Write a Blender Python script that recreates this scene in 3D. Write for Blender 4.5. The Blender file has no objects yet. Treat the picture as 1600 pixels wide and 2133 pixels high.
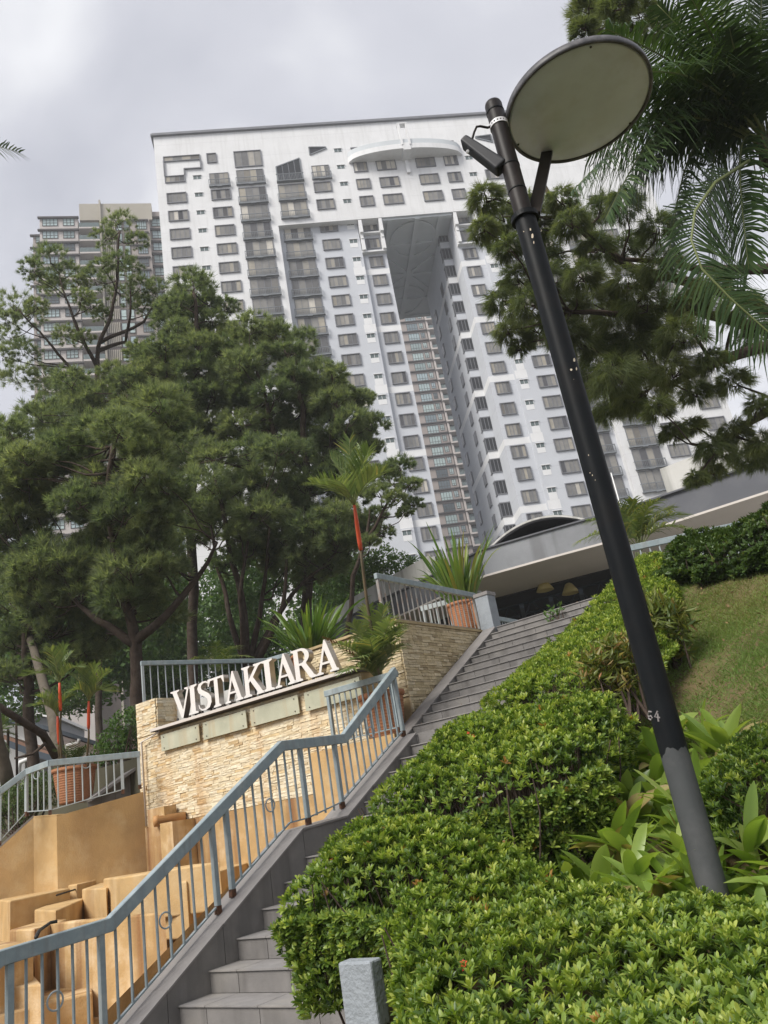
import bpy, bmesh, math, random
import numpy as np
from mathutils import Vector, Matrix
R = math.radians
random.seed(7)
RNG = np.random.default_rng(7)
S = bpy.context.scene
COL = S.collection

# ------------------------------------------------------------------ camera
F_PX, PITCH, ROLL = 1646.0, R(20.22), R(9.88)
CAM = np.array([0.0, 0.0, 1.6])
FW = np.array([0, math.cos(PITCH), math.sin(PITCH)])
_R0 = np.array([1.0, 0, 0]); _U0 = np.array([0, -math.sin(PITCH), math.cos(PITCH)])
RT = _R0 * math.cos(ROLL) - _U0 * math.sin(ROLL)
UP = _R0 * math.sin(ROLL) + _U0 * math.cos(ROLL)
cd = bpy.data.cameras.new('camera'); cam = bpy.data.objects.new('camera', cd); COL.objects.link(cam)
M = Matrix.Identity(4)
for i in range(3):
    M[i][0] = RT[i]; M[i][1] = UP[i]; M[i][2] = -FW[i]; M[i][3] = CAM[i]
cam.matrix_world = M
cd.sensor_fit = 'VERTICAL'; cd.sensor_height = 36.0; cd.lens = F_PX / 2133.0 * 36.0
cd.clip_start = 0.1; cd.clip_end = 2000
S.camera = cam

# ------------------------------------------------------------------ world, sun, exposure
SUN_DIR = Vector((-0.54, -0.56, 0.80)).normalized()      # towards the sun (behind the viewer, to the left)
w = bpy.data.worlds.new('World'); S.world = w; w.use_nodes = True
nt = w.node_tree; nt.nodes.clear()
def N(t, **k):
    n = nt.nodes.new(t)
    for a, b in k.items(): setattr(n, a, b)
    return n
sky = N('ShaderNodeTexSky'); sky.sky_type = 'NISHITA'; sky.sun_disc = False
sky.sun_elevation = math.asin(SUN_DIR.z); sky.sun_rotation = math.atan2(SUN_DIR.x, SUN_DIR.y)
sky.dust_density = 3.0
bg1 = N('ShaderNodeBackground'); bg1.inputs['Strength'].default_value = 0.06
nt.links.new(sky.outputs[0], bg1.inputs['Color'])
tc = N('ShaderNodeTexCoord'); sep = N('ShaderNodeSeparateXYZ'); nt.links.new(tc.outputs['Generated'], sep.inputs[0])
zz = N('ShaderNodeMath', operation='MAXIMUM'); zz.inputs[1].default_value = 0.0; nt.links.new(sep.outputs['Z'], zz.inputs[0])
za = N('ShaderNodeMath', operation='ADD'); za.inputs[1].default_value = 0.35; nt.links.new(zz.outputs[0], za.inputs[0])
dv = N('ShaderNodeVectorMath', operation='DIVIDE')
cmb = N('ShaderNodeCombineXYZ')
for i in range(3): nt.links.new(za.outputs[0], cmb.inputs[i])
nt.links.new(tc.outputs['Generated'], dv.inputs[0]); nt.links.new(cmb.outputs[0], dv.inputs[1])
n1 = N('ShaderNodeTexNoise'); n1.inputs['Scale'].default_value = 2.8; n1.inputs['Detail'].default_value = 5; n1.inputs['Roughness'].default_value = 0.48
n1.inputs['Distortion'].default_value = 0.35
nt.links.new(dv.outputs[0], n1.inputs['Vector'])
rmp = N('ShaderNodeValToRGB')
e = rmp.color_ramp.elements
e[0].position = 0.33; e[0].color = (0.46, 0.475, 0.54, 1)
e[1].position = 0.66; e[1].color = (0.90, 0.905, 0.93, 1)
el = rmp.color_ramp.elements.new(0.50); el.color = (0.60, 0.61, 0.67, 1)
nt.links.new(n1.outputs['Fac'], rmp.inputs['Fac'])
bg2 = N('ShaderNodeBackground'); bg2.inputs['Strength'].default_value = 0.305
nt.links.new(rmp.outputs[0], bg2.inputs['Color'])
mx = N('ShaderNodeMixShader'); mx.inputs[0].default_value = 0.96     # cloud layer almost closed
nt.links.new(bg1.outputs[0], mx.inputs[1]); nt.links.new(bg2.outputs[0], mx.inputs[2])
wo = N('ShaderNodeOutputWorld'); nt.links.new(mx.outputs[0], wo.inputs['Surface'])

sl = bpy.data.lights.new('sun', 'SUN'); sl.energy = 1.5; sl.angle = R(28); sl.color = (1.0, 0.955, 0.89)
so = bpy.data.objects.new('sun', sl); COL.objects.link(so)
so.rotation_euler = SUN_DIR.to_track_quat('Z', 'Y').to_euler(); so.location = (0, 0, 60)
S.view_settings.view_transform = 'Standard'; S.view_settings.look = 'None'
S.view_settings.exposure = 1.86; S.view_settings.gamma = 1.0
try: S.view_settings.use_curve_mapping = False
except Exception: pass
HAZE_DENSITY = 0.0007
S.render.engine = 'CYCLES'
S.cycles.max_bounces = 8; S.cycles.diffuse_bounces = 5; S.cycles.glossy_bounces = 2
S.cycles.transmission_bounces = 5; S.cycles.transparent_max_bounces = 6
S.cycles.use_denoising = True; S.cycles.volume_bounces = 1
S.cycles.caustics_reflective = False; S.cycles.caustics_refractive = False

# ------------------------------------------------------------------ frames of reference
AZ = R(35.0)                                           # the stairs climb towards azimuth 35 degrees
Bv = np.array([math.sin(AZ), math.cos(AZ), 0.0]); Av = np.array([-math.cos(AZ), math.sin(AZ), 0.0])
Zv = np.array([0, 0, 1.0])
def W(a, b, z): return Av * a + Bv * b + Zv * z
def ray(x, y): return RT * (x - 800) + UP * (1066.5 - y) + FW * F_PX
def at(x, y, d): return CAM + ray(x, y) / F_PX * d
def pz(x, y, z):
    d = ray(x, y); return CAM + d * ((z - CAM[2]) / d[2])
def pa(x, y, s):
    d = ray(x, y); return CAM + d * ((s - CAM @ Av) / (d @ Av))
def pb(x, y, s):
    d = ray(x, y); return CAM + d * ((s - CAM @ Bv) / (d @ Bv))

# ------------------------------------------------------------------ materials
MATS = {}
def mat(name, col, rough=0.8, spec=0.3, var=0.12, scale=3.0, col2=None, c2amt=0.0, c2scale=1.2, bump=0.0, bscale=60.0,
        streak=None, streak_amt=0.0, tint=None, transl=0.0, metal=0.0, isl=None, objr=None, coat=0.0, lines=None):
    """procedural principled material; noise in world metres"""
    m = bpy.data.materials.new(name); m.use_nodes = True; t = m.node_tree; t.nodes.clear()
    def n(ty, **k):
        q = t.nodes.new(ty)
        for a, b in k.items(): setattr(q, a, b)
        return q
    L = t.links.new
    out = n('ShaderNodeOutputMaterial'); p = n('ShaderNodeBsdfPrincipled')
    p.inputs['Roughness'].default_value = rough; p.inputs['Metallic'].default_value = metal
    p.inputs['Specular IOR Level'].default_value = spec
    if coat: p.inputs['Coat Weight'].default_value = coat
    geo = n('ShaderNodeNewGeometry')
    c = None
    if tint:
        at_ = n('ShaderNodeAttribute'); at_.attribute_name = 'tint'
        r = n('ShaderNodeValToRGB'); el = r.color_ramp.elements
        for i, (ps, cc) in enumerate(tint):
            if i < 2: q = el[i]; q.position = ps
            else: q = el.new(ps)
            q.color = (*cc, 1)
        L(at_.outputs['Fac'], r.inputs['Fac']); c = r.outputs[0]
    elif isl or objr:
        src = isl or objr
        r = n('ShaderNodeValToRGB'); el = r.color_ramp.elements
        for i, (ps, cc) in enumerate(src):
            if i < 2: q = el[i]; q.position = ps
            else: q = el.new(ps)
            q.color = (*cc, 1)
        oi = n('ShaderNodeObjectInfo')
        if isl:
            ad = n('ShaderNodeMath', operation='ADD'); L(geo.outputs['Random Per Island'], ad.inputs[0]); L(oi.outputs['Random'], ad.inputs[1])
            fr = n('ShaderNodeMath', operation='FRACT'); L(ad.outputs[0], fr.inputs[0]); L(fr.outputs[0], r.inputs['Fac'])
        else: L(oi.outputs['Random'], r.inputs['Fac'])
        c = r.outputs[0]
    else:
        rgb = n('ShaderNodeRGB'); rgb.outputs[0].default_value = (*col, 1); c = rgb.outputs[0]
    if var > 0:
        no = n('ShaderNodeTexNoise'); no.inputs['Scale'].default_value = scale; no.inputs['Detail'].default_value = 6
        L(geo.outputs['Position'], no.inputs['Vector'])
        mr = n('ShaderNodeMapRange'); mr.inputs['From Min'].default_value = 0.25; mr.inputs['From Max'].default_value = 0.75
        mr.inputs['To Min'].default_value = 1 - var; mr.inputs['To Max'].default_value = 1 + var
        L(no.outputs['Fac'], mr.inputs['Value'])
        vm = n('ShaderNodeVectorMath', operation='SCALE'); L(c, vm.inputs[0]); L(mr.outputs[0], vm.inputs['Scale']); c = vm.outputs[0]
    if col2:
        no = n('ShaderNodeTexNoise'); no.inputs['Scale'].default_value = c2scale; no.inputs['Detail'].default_value = 8; no.inputs['Roughness'].default_value = 0.65
        L(geo.outputs['Position'], no.inputs['Vector'])
        mr = n('ShaderNodeMapRange'); mr.inputs['From Min'].default_value = 0.48; mr.inputs['From Max'].default_value = 0.68; mr.inputs['To Max'].default_value = c2amt
        L(no.outputs['Fac'], mr.inputs['Value'])
        mi = n('ShaderNodeMix', data_type='RGBA'); L(mr.outputs[0], mi.inputs['Factor']); L(c, mi.inputs[6]); mi.inputs[7].default_value = (*col2, 1); c = mi.outputs[2]
    if streak:
        mp = n('ShaderNodeMapping'); mp.inputs['Scale'].default_value = (5.0, 5.0, 0.35)
        L(geo.outputs['Position'], mp.inputs['Vector'])
        no = n('ShaderNodeTexNoise'); no.inputs['Scale'].default_value = streak[1]; no.inputs['Detail'].default_value = 5
        L(mp.outputs[0], no.inputs['Vector'])
        mr = n('ShaderNodeMapRange'); mr.inputs['From Min'].default_value = 0.50; mr.inputs['From Max'].default_value = 0.68; mr.inputs['To Max'].default_value = streak_amt
        L(no.outputs['Fac'], mr.inputs['Value'])
        mi = n('ShaderNodeMix', data_type='RGBA'); L(mr.outputs[0], mi.inputs['Factor']); L(c, mi.inputs[6]); mi.inputs[7].default_value = (*streak[0], 1); c = mi.outputs[2]
    if lines:   # faint level joint every lines[0] metres, offset lines[1]
        sx = n('ShaderNodeSeparateXYZ'); L(geo.outputs['Position'], sx.inputs[0])
        a1 = n('ShaderNodeMath', operation='SUBTRACT'); L(sx.outputs['Z'], a1.inputs[0]); a1.inputs[1].default_value = lines[1]
        a2 = n('ShaderNodeMath', operation='DIVIDE'); L(a1.outputs[0], a2.inputs[0]); a2.inputs[1].default_value = lines[0]
        a3 = n('ShaderNodeMath', operation='FRACT'); L(a2.outputs[0], a3.inputs[0])
        a4 = n('ShaderNodeMath', operation='LESS_THAN'); L(a3.outputs[0], a4.inputs[0]); a4.inputs[1].default_value = lines[2] / lines[0]
        a5 = n('ShaderNodeMath', operation='MULTIPLY'); L(a4.outputs[0], a5.inputs[0]); a5.inputs[1].default_value = lines[3]
        mi = n('ShaderNodeMix', data_type='RGBA'); L(a5.outputs[0], mi.inputs['Factor']); L(c, mi.inputs[6]); mi.inputs[7].default_value = (col[0]*.45, col[1]*.45, col[2]*.47, 1); c = mi.outputs[2]
    L(c, p.inputs['Base Color'])
    if bump:
        no = n('ShaderNodeTexNoise'); no.inputs['Scale'].default_value = bscale; no.inputs['Detail'].default_value = 4
        L(geo.outputs['Position'], no.inputs['Vector'])
        b = n('ShaderNodeBump'); b.inputs['Strength'].default_value = bump; b.inputs['Distance'].default_value = 0.02
        L(no.outputs['Fac'], b.inputs['Height']); L(b.outputs[0], p.inputs['Normal'])
    if transl:
        tr = n('ShaderNodeBsdfTranslucent'); sc = n('ShaderNodeVectorMath', operation='MULTIPLY'); L(c, sc.inputs[0]); sc.inputs[1].default_value = (1.5, 1.5, 0.7)
        L(sc.outputs[0], tr.inputs['Color'])
        ms = n('ShaderNodeMixShader'); ms.inputs[0].default_value = transl
        L(p.outputs[0], ms.inputs[1]); L(tr.outputs[0], ms.inputs[2]); L(ms.outputs[0], out.inputs['Surface'])
    else:
        L(p.outputs[0], out.inputs['Surface'])
    MATS[name] = m
    return m

FL_H = 3.15; FL_Z0 = 84.4
mat('white_paint', (0.66, 0.665, 0.67), 0.75, 0.2, 0.05, 0.5, col2=(0.60, 0.60, 0.60), c2amt=0.5, c2scale=0.22, streak=((0.47, 0.47, 0.46), 0.5), streak_amt=0.26, lines=(FL_H, FL_Z0 + 1.3, 0.07, 0.22))
mat('band_white', (0.67, 0.675, 0.68), 0.75, 0.2, 0.04, 0.8)
mat('blue_grey_paint', (0.50, 0.52, 0.555), 0.75, 0.2, 0.05, 0.5, col2=(0.43, 0.445, 0.475), c2amt=0.3, c2scale=0.25, lines=(FL_H, FL_Z0 + 1.3, 0.07, 0.2))
mat('soffit_paint', (0.50, 0.53, 0.55), 0.8, 0.2, 0.08, 0.4)
mat('frame_grey', (0.155, 0.16, 0.175), 0.55, 0.3, 0.1, 1.0)
mat('balcony_grey', (0.17, 0.185, 0.20), 0.55, 0.3, 0.1, 1.0)
mat('tower_glass', None, 0.12, 0.5, 0.12, 2.0, objr=[(0.0, (0.06, 0.06, 0.065)), (0.22, (0.16, 0.158, 0.152)), (0.62, (0.225, 0.217, 0.20)), (0.84, (0.34, 0.31, 0.25)), (0.90, (0.03, 0.03, 0.035)), (0.965, (0.50, 0.47, 0.41))])
mat('dark_glass', (0.022, 0.024, 0.028), 0.3, 0.25, 0.2, 1.0)
mat('vent_glass', (0.10, 0.13, 0.13), 0.2, 0.5, 0.2, 2.0)
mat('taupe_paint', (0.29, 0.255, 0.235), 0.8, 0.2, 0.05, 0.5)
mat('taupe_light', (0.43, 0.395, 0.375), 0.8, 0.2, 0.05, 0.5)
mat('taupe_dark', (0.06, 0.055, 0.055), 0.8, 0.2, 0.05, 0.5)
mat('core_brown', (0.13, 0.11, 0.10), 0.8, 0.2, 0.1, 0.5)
mat('olive_concrete', (0.34, 0.315, 0.265), 0.85, 0.2, 0.08, 0.4)
mat('teal_glass', None, 0.12, 0.6, 0.12, 2.0, objr=[(0.0, (0.20, 0.26, 0.26)), (0.4, (0.36, 0.45, 0.44)), (0.75, (0.28, 0.36, 0.39)), (0.93, (0.07, 0.09, 0.10))])
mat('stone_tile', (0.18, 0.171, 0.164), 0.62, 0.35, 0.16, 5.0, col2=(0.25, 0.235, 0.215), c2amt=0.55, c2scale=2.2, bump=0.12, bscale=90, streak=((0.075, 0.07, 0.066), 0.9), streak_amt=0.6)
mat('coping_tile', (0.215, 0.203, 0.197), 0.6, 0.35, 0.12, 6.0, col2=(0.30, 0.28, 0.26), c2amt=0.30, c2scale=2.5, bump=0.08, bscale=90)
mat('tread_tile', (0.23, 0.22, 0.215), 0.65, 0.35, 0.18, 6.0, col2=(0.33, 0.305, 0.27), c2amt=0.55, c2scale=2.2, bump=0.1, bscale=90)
mat('paving_grey', (0.36, 0.35, 0.33), 0.8, 0.2, 0.12, 3)
mat('mortar', (0.17, 0.16, 0.15), 0.9, 0.1, 0.15, 20)
mat('rail_paint', (0.245, 0.30, 0.32), 0.5, 0.4, 0.10, 12, col2=(0.35, 0.385, 0.38), c2amt=0.6, c2scale=6, streak=((0.16, 0.12, 0.09), 4), streak_amt=0.22)
mat('rail_light', (0.34, 0.38, 0.39), 0.5, 0.4, 0.08, 12)
mat('rail_rust', (0.26, 0.26, 0.25), 0.6, 0.3, 0.15, 12, col2=(0.16, 0.08, 0.045), c2amt=0.85, c2scale=6)
mat('ochre_plaster', (0.48, 0.325, 0.155), 0.9, 0.12, 0.17, 2.6, col2=(0.60, 0.465, 0.28), c2amt=0.6, c2scale=2.4, bump=0.28, bscale=45, streak=((0.27, 0.15, 0.07), 0.35), streak_amt=0.30)
mat('ochre_stained', (0.47, 0.315, 0.15), 0.9, 0.12, 0.22, 2.6, col2=(0.63, 0.51, 0.35), c2amt=0.7, c2scale=2.6, bump=0.28, bscale=45, streak=((0.20, 0.09, 0.04), 0.7), streak_amt=0.85)
mat('cream_stone', None, 0.85, 0.2, 0.16, 14, isl=[(0.0, (0.60, 0.50, 0.33)), (0.35, (0.66, 0.575, 0.41)), (0.7, (0.69, 0.62, 0.47)), (0.92, (0.60, 0.46, 0.26)), (0.98, (0.48, 0.35, 0.2))], bump=0.35, bscale=50, streak=((0.46, 0.25, 0.09), 0.8), streak_amt=0.40)
mat('gold_stone', None, 0.85, 0.2, 0.18, 14, isl=[(0.0, (0.48, 0.385, 0.23)), (0.4, (0.58, 0.48, 0.31)), (0.75, (0.64, 0.545, 0.38)), (0.92, (0.38, 0.30, 0.18))], bump=0.35, bscale=50)
mat('stone_backing', (0.40, 0.31, 0.18), 0.9, 0.1, 0.2, 10)
mat('letter_white', (0.72, 0.69, 0.66), 0.35, 0.5, 0.06, 5, col2=(0.5, 0.45, 0.42), c2amt=0.3, c2scale=5)
mat('letter_side', (0.42, 0.37, 0.31), 0.28, 0.5, 0.1, 5, metal=0.75)
mat('dark_metal', (0.07, 0.06, 0.055), 0.6, 0.3, 0.2, 6)
mat('frosted_glass', (0.41, 0.415, 0.31), 0.25, 0.5, 0.16, 2.5, col2=(0.52, 0.50, 0.38), c2amt=0.5, c2scale=3.5, streak=((0.42, 0.27, 0.12), 1.0), streak_amt=0.42)
mat('terracotta', (0.34, 0.155, 0.08), 0.8, 0.2, 0.14, 8, col2=(0.22, 0.105, 0.06), c2amt=0.4, c2scale=4)
mat('soil', (0.07, 0.05, 0.035), 0.95, 0.1, 0.3, 8, bump=0.5, bscale=30)
mat('ground_base', (0.09, 0.085, 0.06), 0.95, 0.1, 0.3, 0.6, bump=0.4, bscale=8)
mat('lawn_soil', (0.115, 0.098, 0.045), 0.95, 0.1, 0.25, 3, col2=(0.15, 0.10, 0.06), c2amt=0.7, c2scale=1.6, bump=0.6, bscale=40)
mat('rough_grey_paint', (0.27, 0.295, 0.32), 0.8, 0.25, 0.10, 12, bump=0.5, bscale=45)
mat('pole_black', (0.008, 0.0095, 0.011), 0.46, 0.10, 0.2, 6, col2=(0.016, 0.0145, 0.014), c2amt=0.4, c2scale=5)
mat('pole_brown', (0.016, 0.013, 0.012), 0.45, 0.15, 0.25, 5, col2=(0.040, 0.033, 0.030), c2amt=0.6, c2scale=4)
mat('pole_grey', (0.060, 0.064, 0.066), 0.6, 0.3, 0.12, 8, col2=(0.10, 0.10, 0.10), c2amt=0.5, c2scale=6)
mat('chalk', (0.24, 0.22, 0.22), 0.8, 0.1, 0.2, 30)
mat('paint_chip', (0.60, 0.52, 0.40), 0.8, 0.1, 0.1, 30)
mat('lamp_rim', (0.055, 0.055, 0.06), 0.5, 0.4, 0.2, 8, col2=(0.22, 0.21, 0.22), c2amt=0.6, c2scale=9)
mat('diffuser', (0.59, 0.645, 0.74), 0.25, 0.5, 0.06, 4, col2=(0.47, 0.50, 0.53), c2amt=0.6, c2scale=3.0)
mat('strap_white', (0.66, 0.66, 0.68), 0.4, 0.5, 0.08, 10)
mat('cowl_black', (0.018, 0.019, 0.022), 0.5, 0.4, 0.1, 10)
mat('bark', (0.058, 0.043, 0.034), 0.95, 0.1, 0.35, 7, col2=(0.12, 0.10, 0.085), c2amt=0.5, c2scale=4, bump=0.9, bscale=25)
mat('bark_pale', (0.115, 0.10, 0.08), 0.9, 0.1, 0.25, 7, col2=(0.10, 0.08, 0.06), c2amt=0.5, c2scale=5, bump=0.5, bscale=25)
mat('palm_trunk', (0.16, 0.14, 0.10), 0.9, 0.15, 0.25, 9, lines=(0.085, 0.0, 0.022, 0.8), bump=0.4, bscale=30)
mat('ringed_cane', (0.10, 0.082, 0.05), 0.7, 0.25, 0.2, 9, lines=None, col2=(0.19, 0.13, 0.07), c2amt=0.6, c2scale=6)
mat('crownshaft_red', (0.60, 0.085, 0.028), 0.42, 0.4, 0.12, 7, col2=(0.42, 0.045, 0.03), c2amt=0.6, c2scale=5)
mat('husk', (0.22, 0.14, 0.08), 0.9, 0.1, 0.3, 10)
mat('needles', None, 0.6, 0.25, 0.10, 1.5, tint=[(0.0, (0.070, 0.112, 0.064)), (0.45, (0.152, 0.195, 0.118)), (0.8, (0.225, 0.262, 0.150)), (1.0, (0.28, 0.305, 0.15))], transl=0.6)
mat('needles_warm', None, 0.6, 0.25, 0.10, 1.5, tint=[(0.0, (0.058, 0.085, 0.040)), (0.45, (0.112, 0.142, 0.066)), (0.8, (0.17, 0.195, 0.088)), (1.0, (0.24, 0.24, 0.11))], transl=0.55)
mat('bush_leaf', None, 0.5, 0.35, 0.12, 1.5, tint=[(0.0, (0.035, 0.075, 0.018)), (0.5, (0.07, 0.14, 0.03)), (1.0, (0.15, 0.22, 0.06))], transl=0.3)
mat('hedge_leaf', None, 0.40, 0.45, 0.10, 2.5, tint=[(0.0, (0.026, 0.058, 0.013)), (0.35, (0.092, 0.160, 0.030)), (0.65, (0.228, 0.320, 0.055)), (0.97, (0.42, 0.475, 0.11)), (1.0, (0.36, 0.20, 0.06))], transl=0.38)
mat('dark_hedge_leaf', None, 0.45, 0.4, 0.12, 2.5, tint=[(0.0, (0.03, 0.06, 0.016)), (0.5, (0.065, 0.115, 0.026)), (0.85, (0.09, 0.14, 0.03)), (1.0, (0.18, 0.20, 0.05))], transl=0.25)
mat('croton_leaf', None, 0.42, 0.4, 0.12, 2.5, tint=[(0.0, (0.06, 0.10, 0.02)), (0.4, (0.15, 0.18, 0.035)), (0.7, (0.30, 0.19, 0.06)), (1.0, (0.40, 0.16, 0.09))], transl=0.3)
mat('lily_leaf', None, 0.36, 0.5, 0.10, 3.0, tint=[(0.0, (0.08, 0.155, 0.025)), (0.5, (0.20, 0.30, 0.055)), (0.9, (0.33, 0.41, 0.10)), (1.0, (0.32, 0.22, 0.11))], transl=0.40)
mat('strap_leaf', None, 0.38, 0.5, 0.10, 3.0, tint=[(0.0, (0.05, 0.11, 0.022)), (0.5, (0.12, 0.21, 0.04)), (0.85, (0.20, 0.26, 0.045)), (1.0, (0.38, 0.26, 0.05))], transl=0.3)
mat('palm_leaf', None, 0.48, 0.22, 0.10, 3.0, tint=[(0.0, (0.022, 0.048, 0.016)), (0.5, (0.046, 0.083, 0.027)), (0.85, (0.085, 0.125, 0.045)), (1.0, (0.22, 0.225, 0.09))], transl=0.26)
mat('seal_palm_leaf', None, 0.40, 0.5, 0.10, 3.0, tint=[(0.0, (0.05, 0.095, 0.035)), (0.5, (0.12, 0.175, 0.065)), (0.85, (0.21, 0.25, 0.09)), (1.0, (0.38, 0.33, 0.11))], transl=0.35)
mat('palm_leaf_yellow', None, 0.42, 0.5, 0.10, 3.0, tint=[(0.0, (0.06, 0.11, 0.03)), (0.5, (0.13, 0.18, 0.045)), (0.85, (0.26, 0.25, 0.06)), (1.0, (0.40, 0.29, 0.07))], transl=0.3)
mat('rachis', (0.16, 0.19, 0.07), 0.5, 0.4, 0.15, 5)
mat('dead_leaf', (0.24, 0.155, 0.085), 0.9, 0.1, 0.3, 8)
mat('ixora_red', (0.62, 0.07, 0.03), 0.6, 0.3, 0.15, 20)
mat('twig', (0.075, 0.055, 0.045), 0.9, 0.1, 0.2, 20)
mat('grass_blade', None, 0.6, 0.25, 0.15, 1.2, tint=[(0.0, (0.09, 0.165, 0.035)), (0.55, (0.17, 0.25, 0.06)), (0.85, (0.19, 0.185, 0.06)), (1.0, (0.24, 0.18, 0.09))], transl=0.3)
mat('pavilion_white', (0.55, 0.545, 0.52), 0.85, 0.15, 0.10, 0.8, col2=(0.38, 0.37, 0.33), c2amt=0.4, c2scale=0.7, streak=((0.16, 0.16, 0.14), 0.6), streak_amt=0.5)
mat('pavilion_dark', (0.115, 0.12, 0.135), 0.75, 0.25, 0.10, 0.8, col2=(0.15, 0.155, 0.165), c2amt=0.5, c2scale=0.8)
mat('pavilion_grey', (0.235, 0.245, 0.26), 0.75, 0.25, 0.12, 0.8, col2=(0.17, 0.175, 0.185), c2amt=0.6, c2scale=0.6, streak=((0.12, 0.12, 0.125), 0.5), streak_amt=0.5)
mat('soffit_beige', (0.58, 0.54, 0.50), 0.85, 0.15, 0.05, 0.8)
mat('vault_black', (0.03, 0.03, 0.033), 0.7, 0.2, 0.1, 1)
mat('truss_blue', (0.02, 0.032, 0.048), 0.5, 0.4, 0.1, 2)
mat('lamp_yellow', (0.55, 0.46, 0.20), 0.6, 0.3, 0.1, 4)
mat('house_white', (0.74, 0.74, 0.74), 0.8, 0.2, 0.05, 0.5)
mat('house_grey', (0.27, 0.28, 0.31), 0.8, 0.2, 0.05, 0.5)
mat('roof_tile', (0.42, 0.25, 0.18), 0.8, 0.2, 0.12, 1.0)
mat('roof_edge', (0.085, 0.105, 0.13), 0.7, 0.2, 0.1, 1.0)
mat('gutter_white', (0.75, 0.75, 0.74), 0.5, 0.4, 0.04, 1.0)
mat('pvc_ochre', (0.40, 0.215, 0.085), 0.6, 0.3, 0.15, 8)
mat('rust', (0.10, 0.05, 0.03), 0.85, 0.2, 0.4, 25, col2=(0.03, 0.025, 0.025), c2amt=0.8, c2scale=20)
mat('cable_black', (0.03, 0.028, 0.025), 0.6, 0.3, 0.1, 8)

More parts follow.
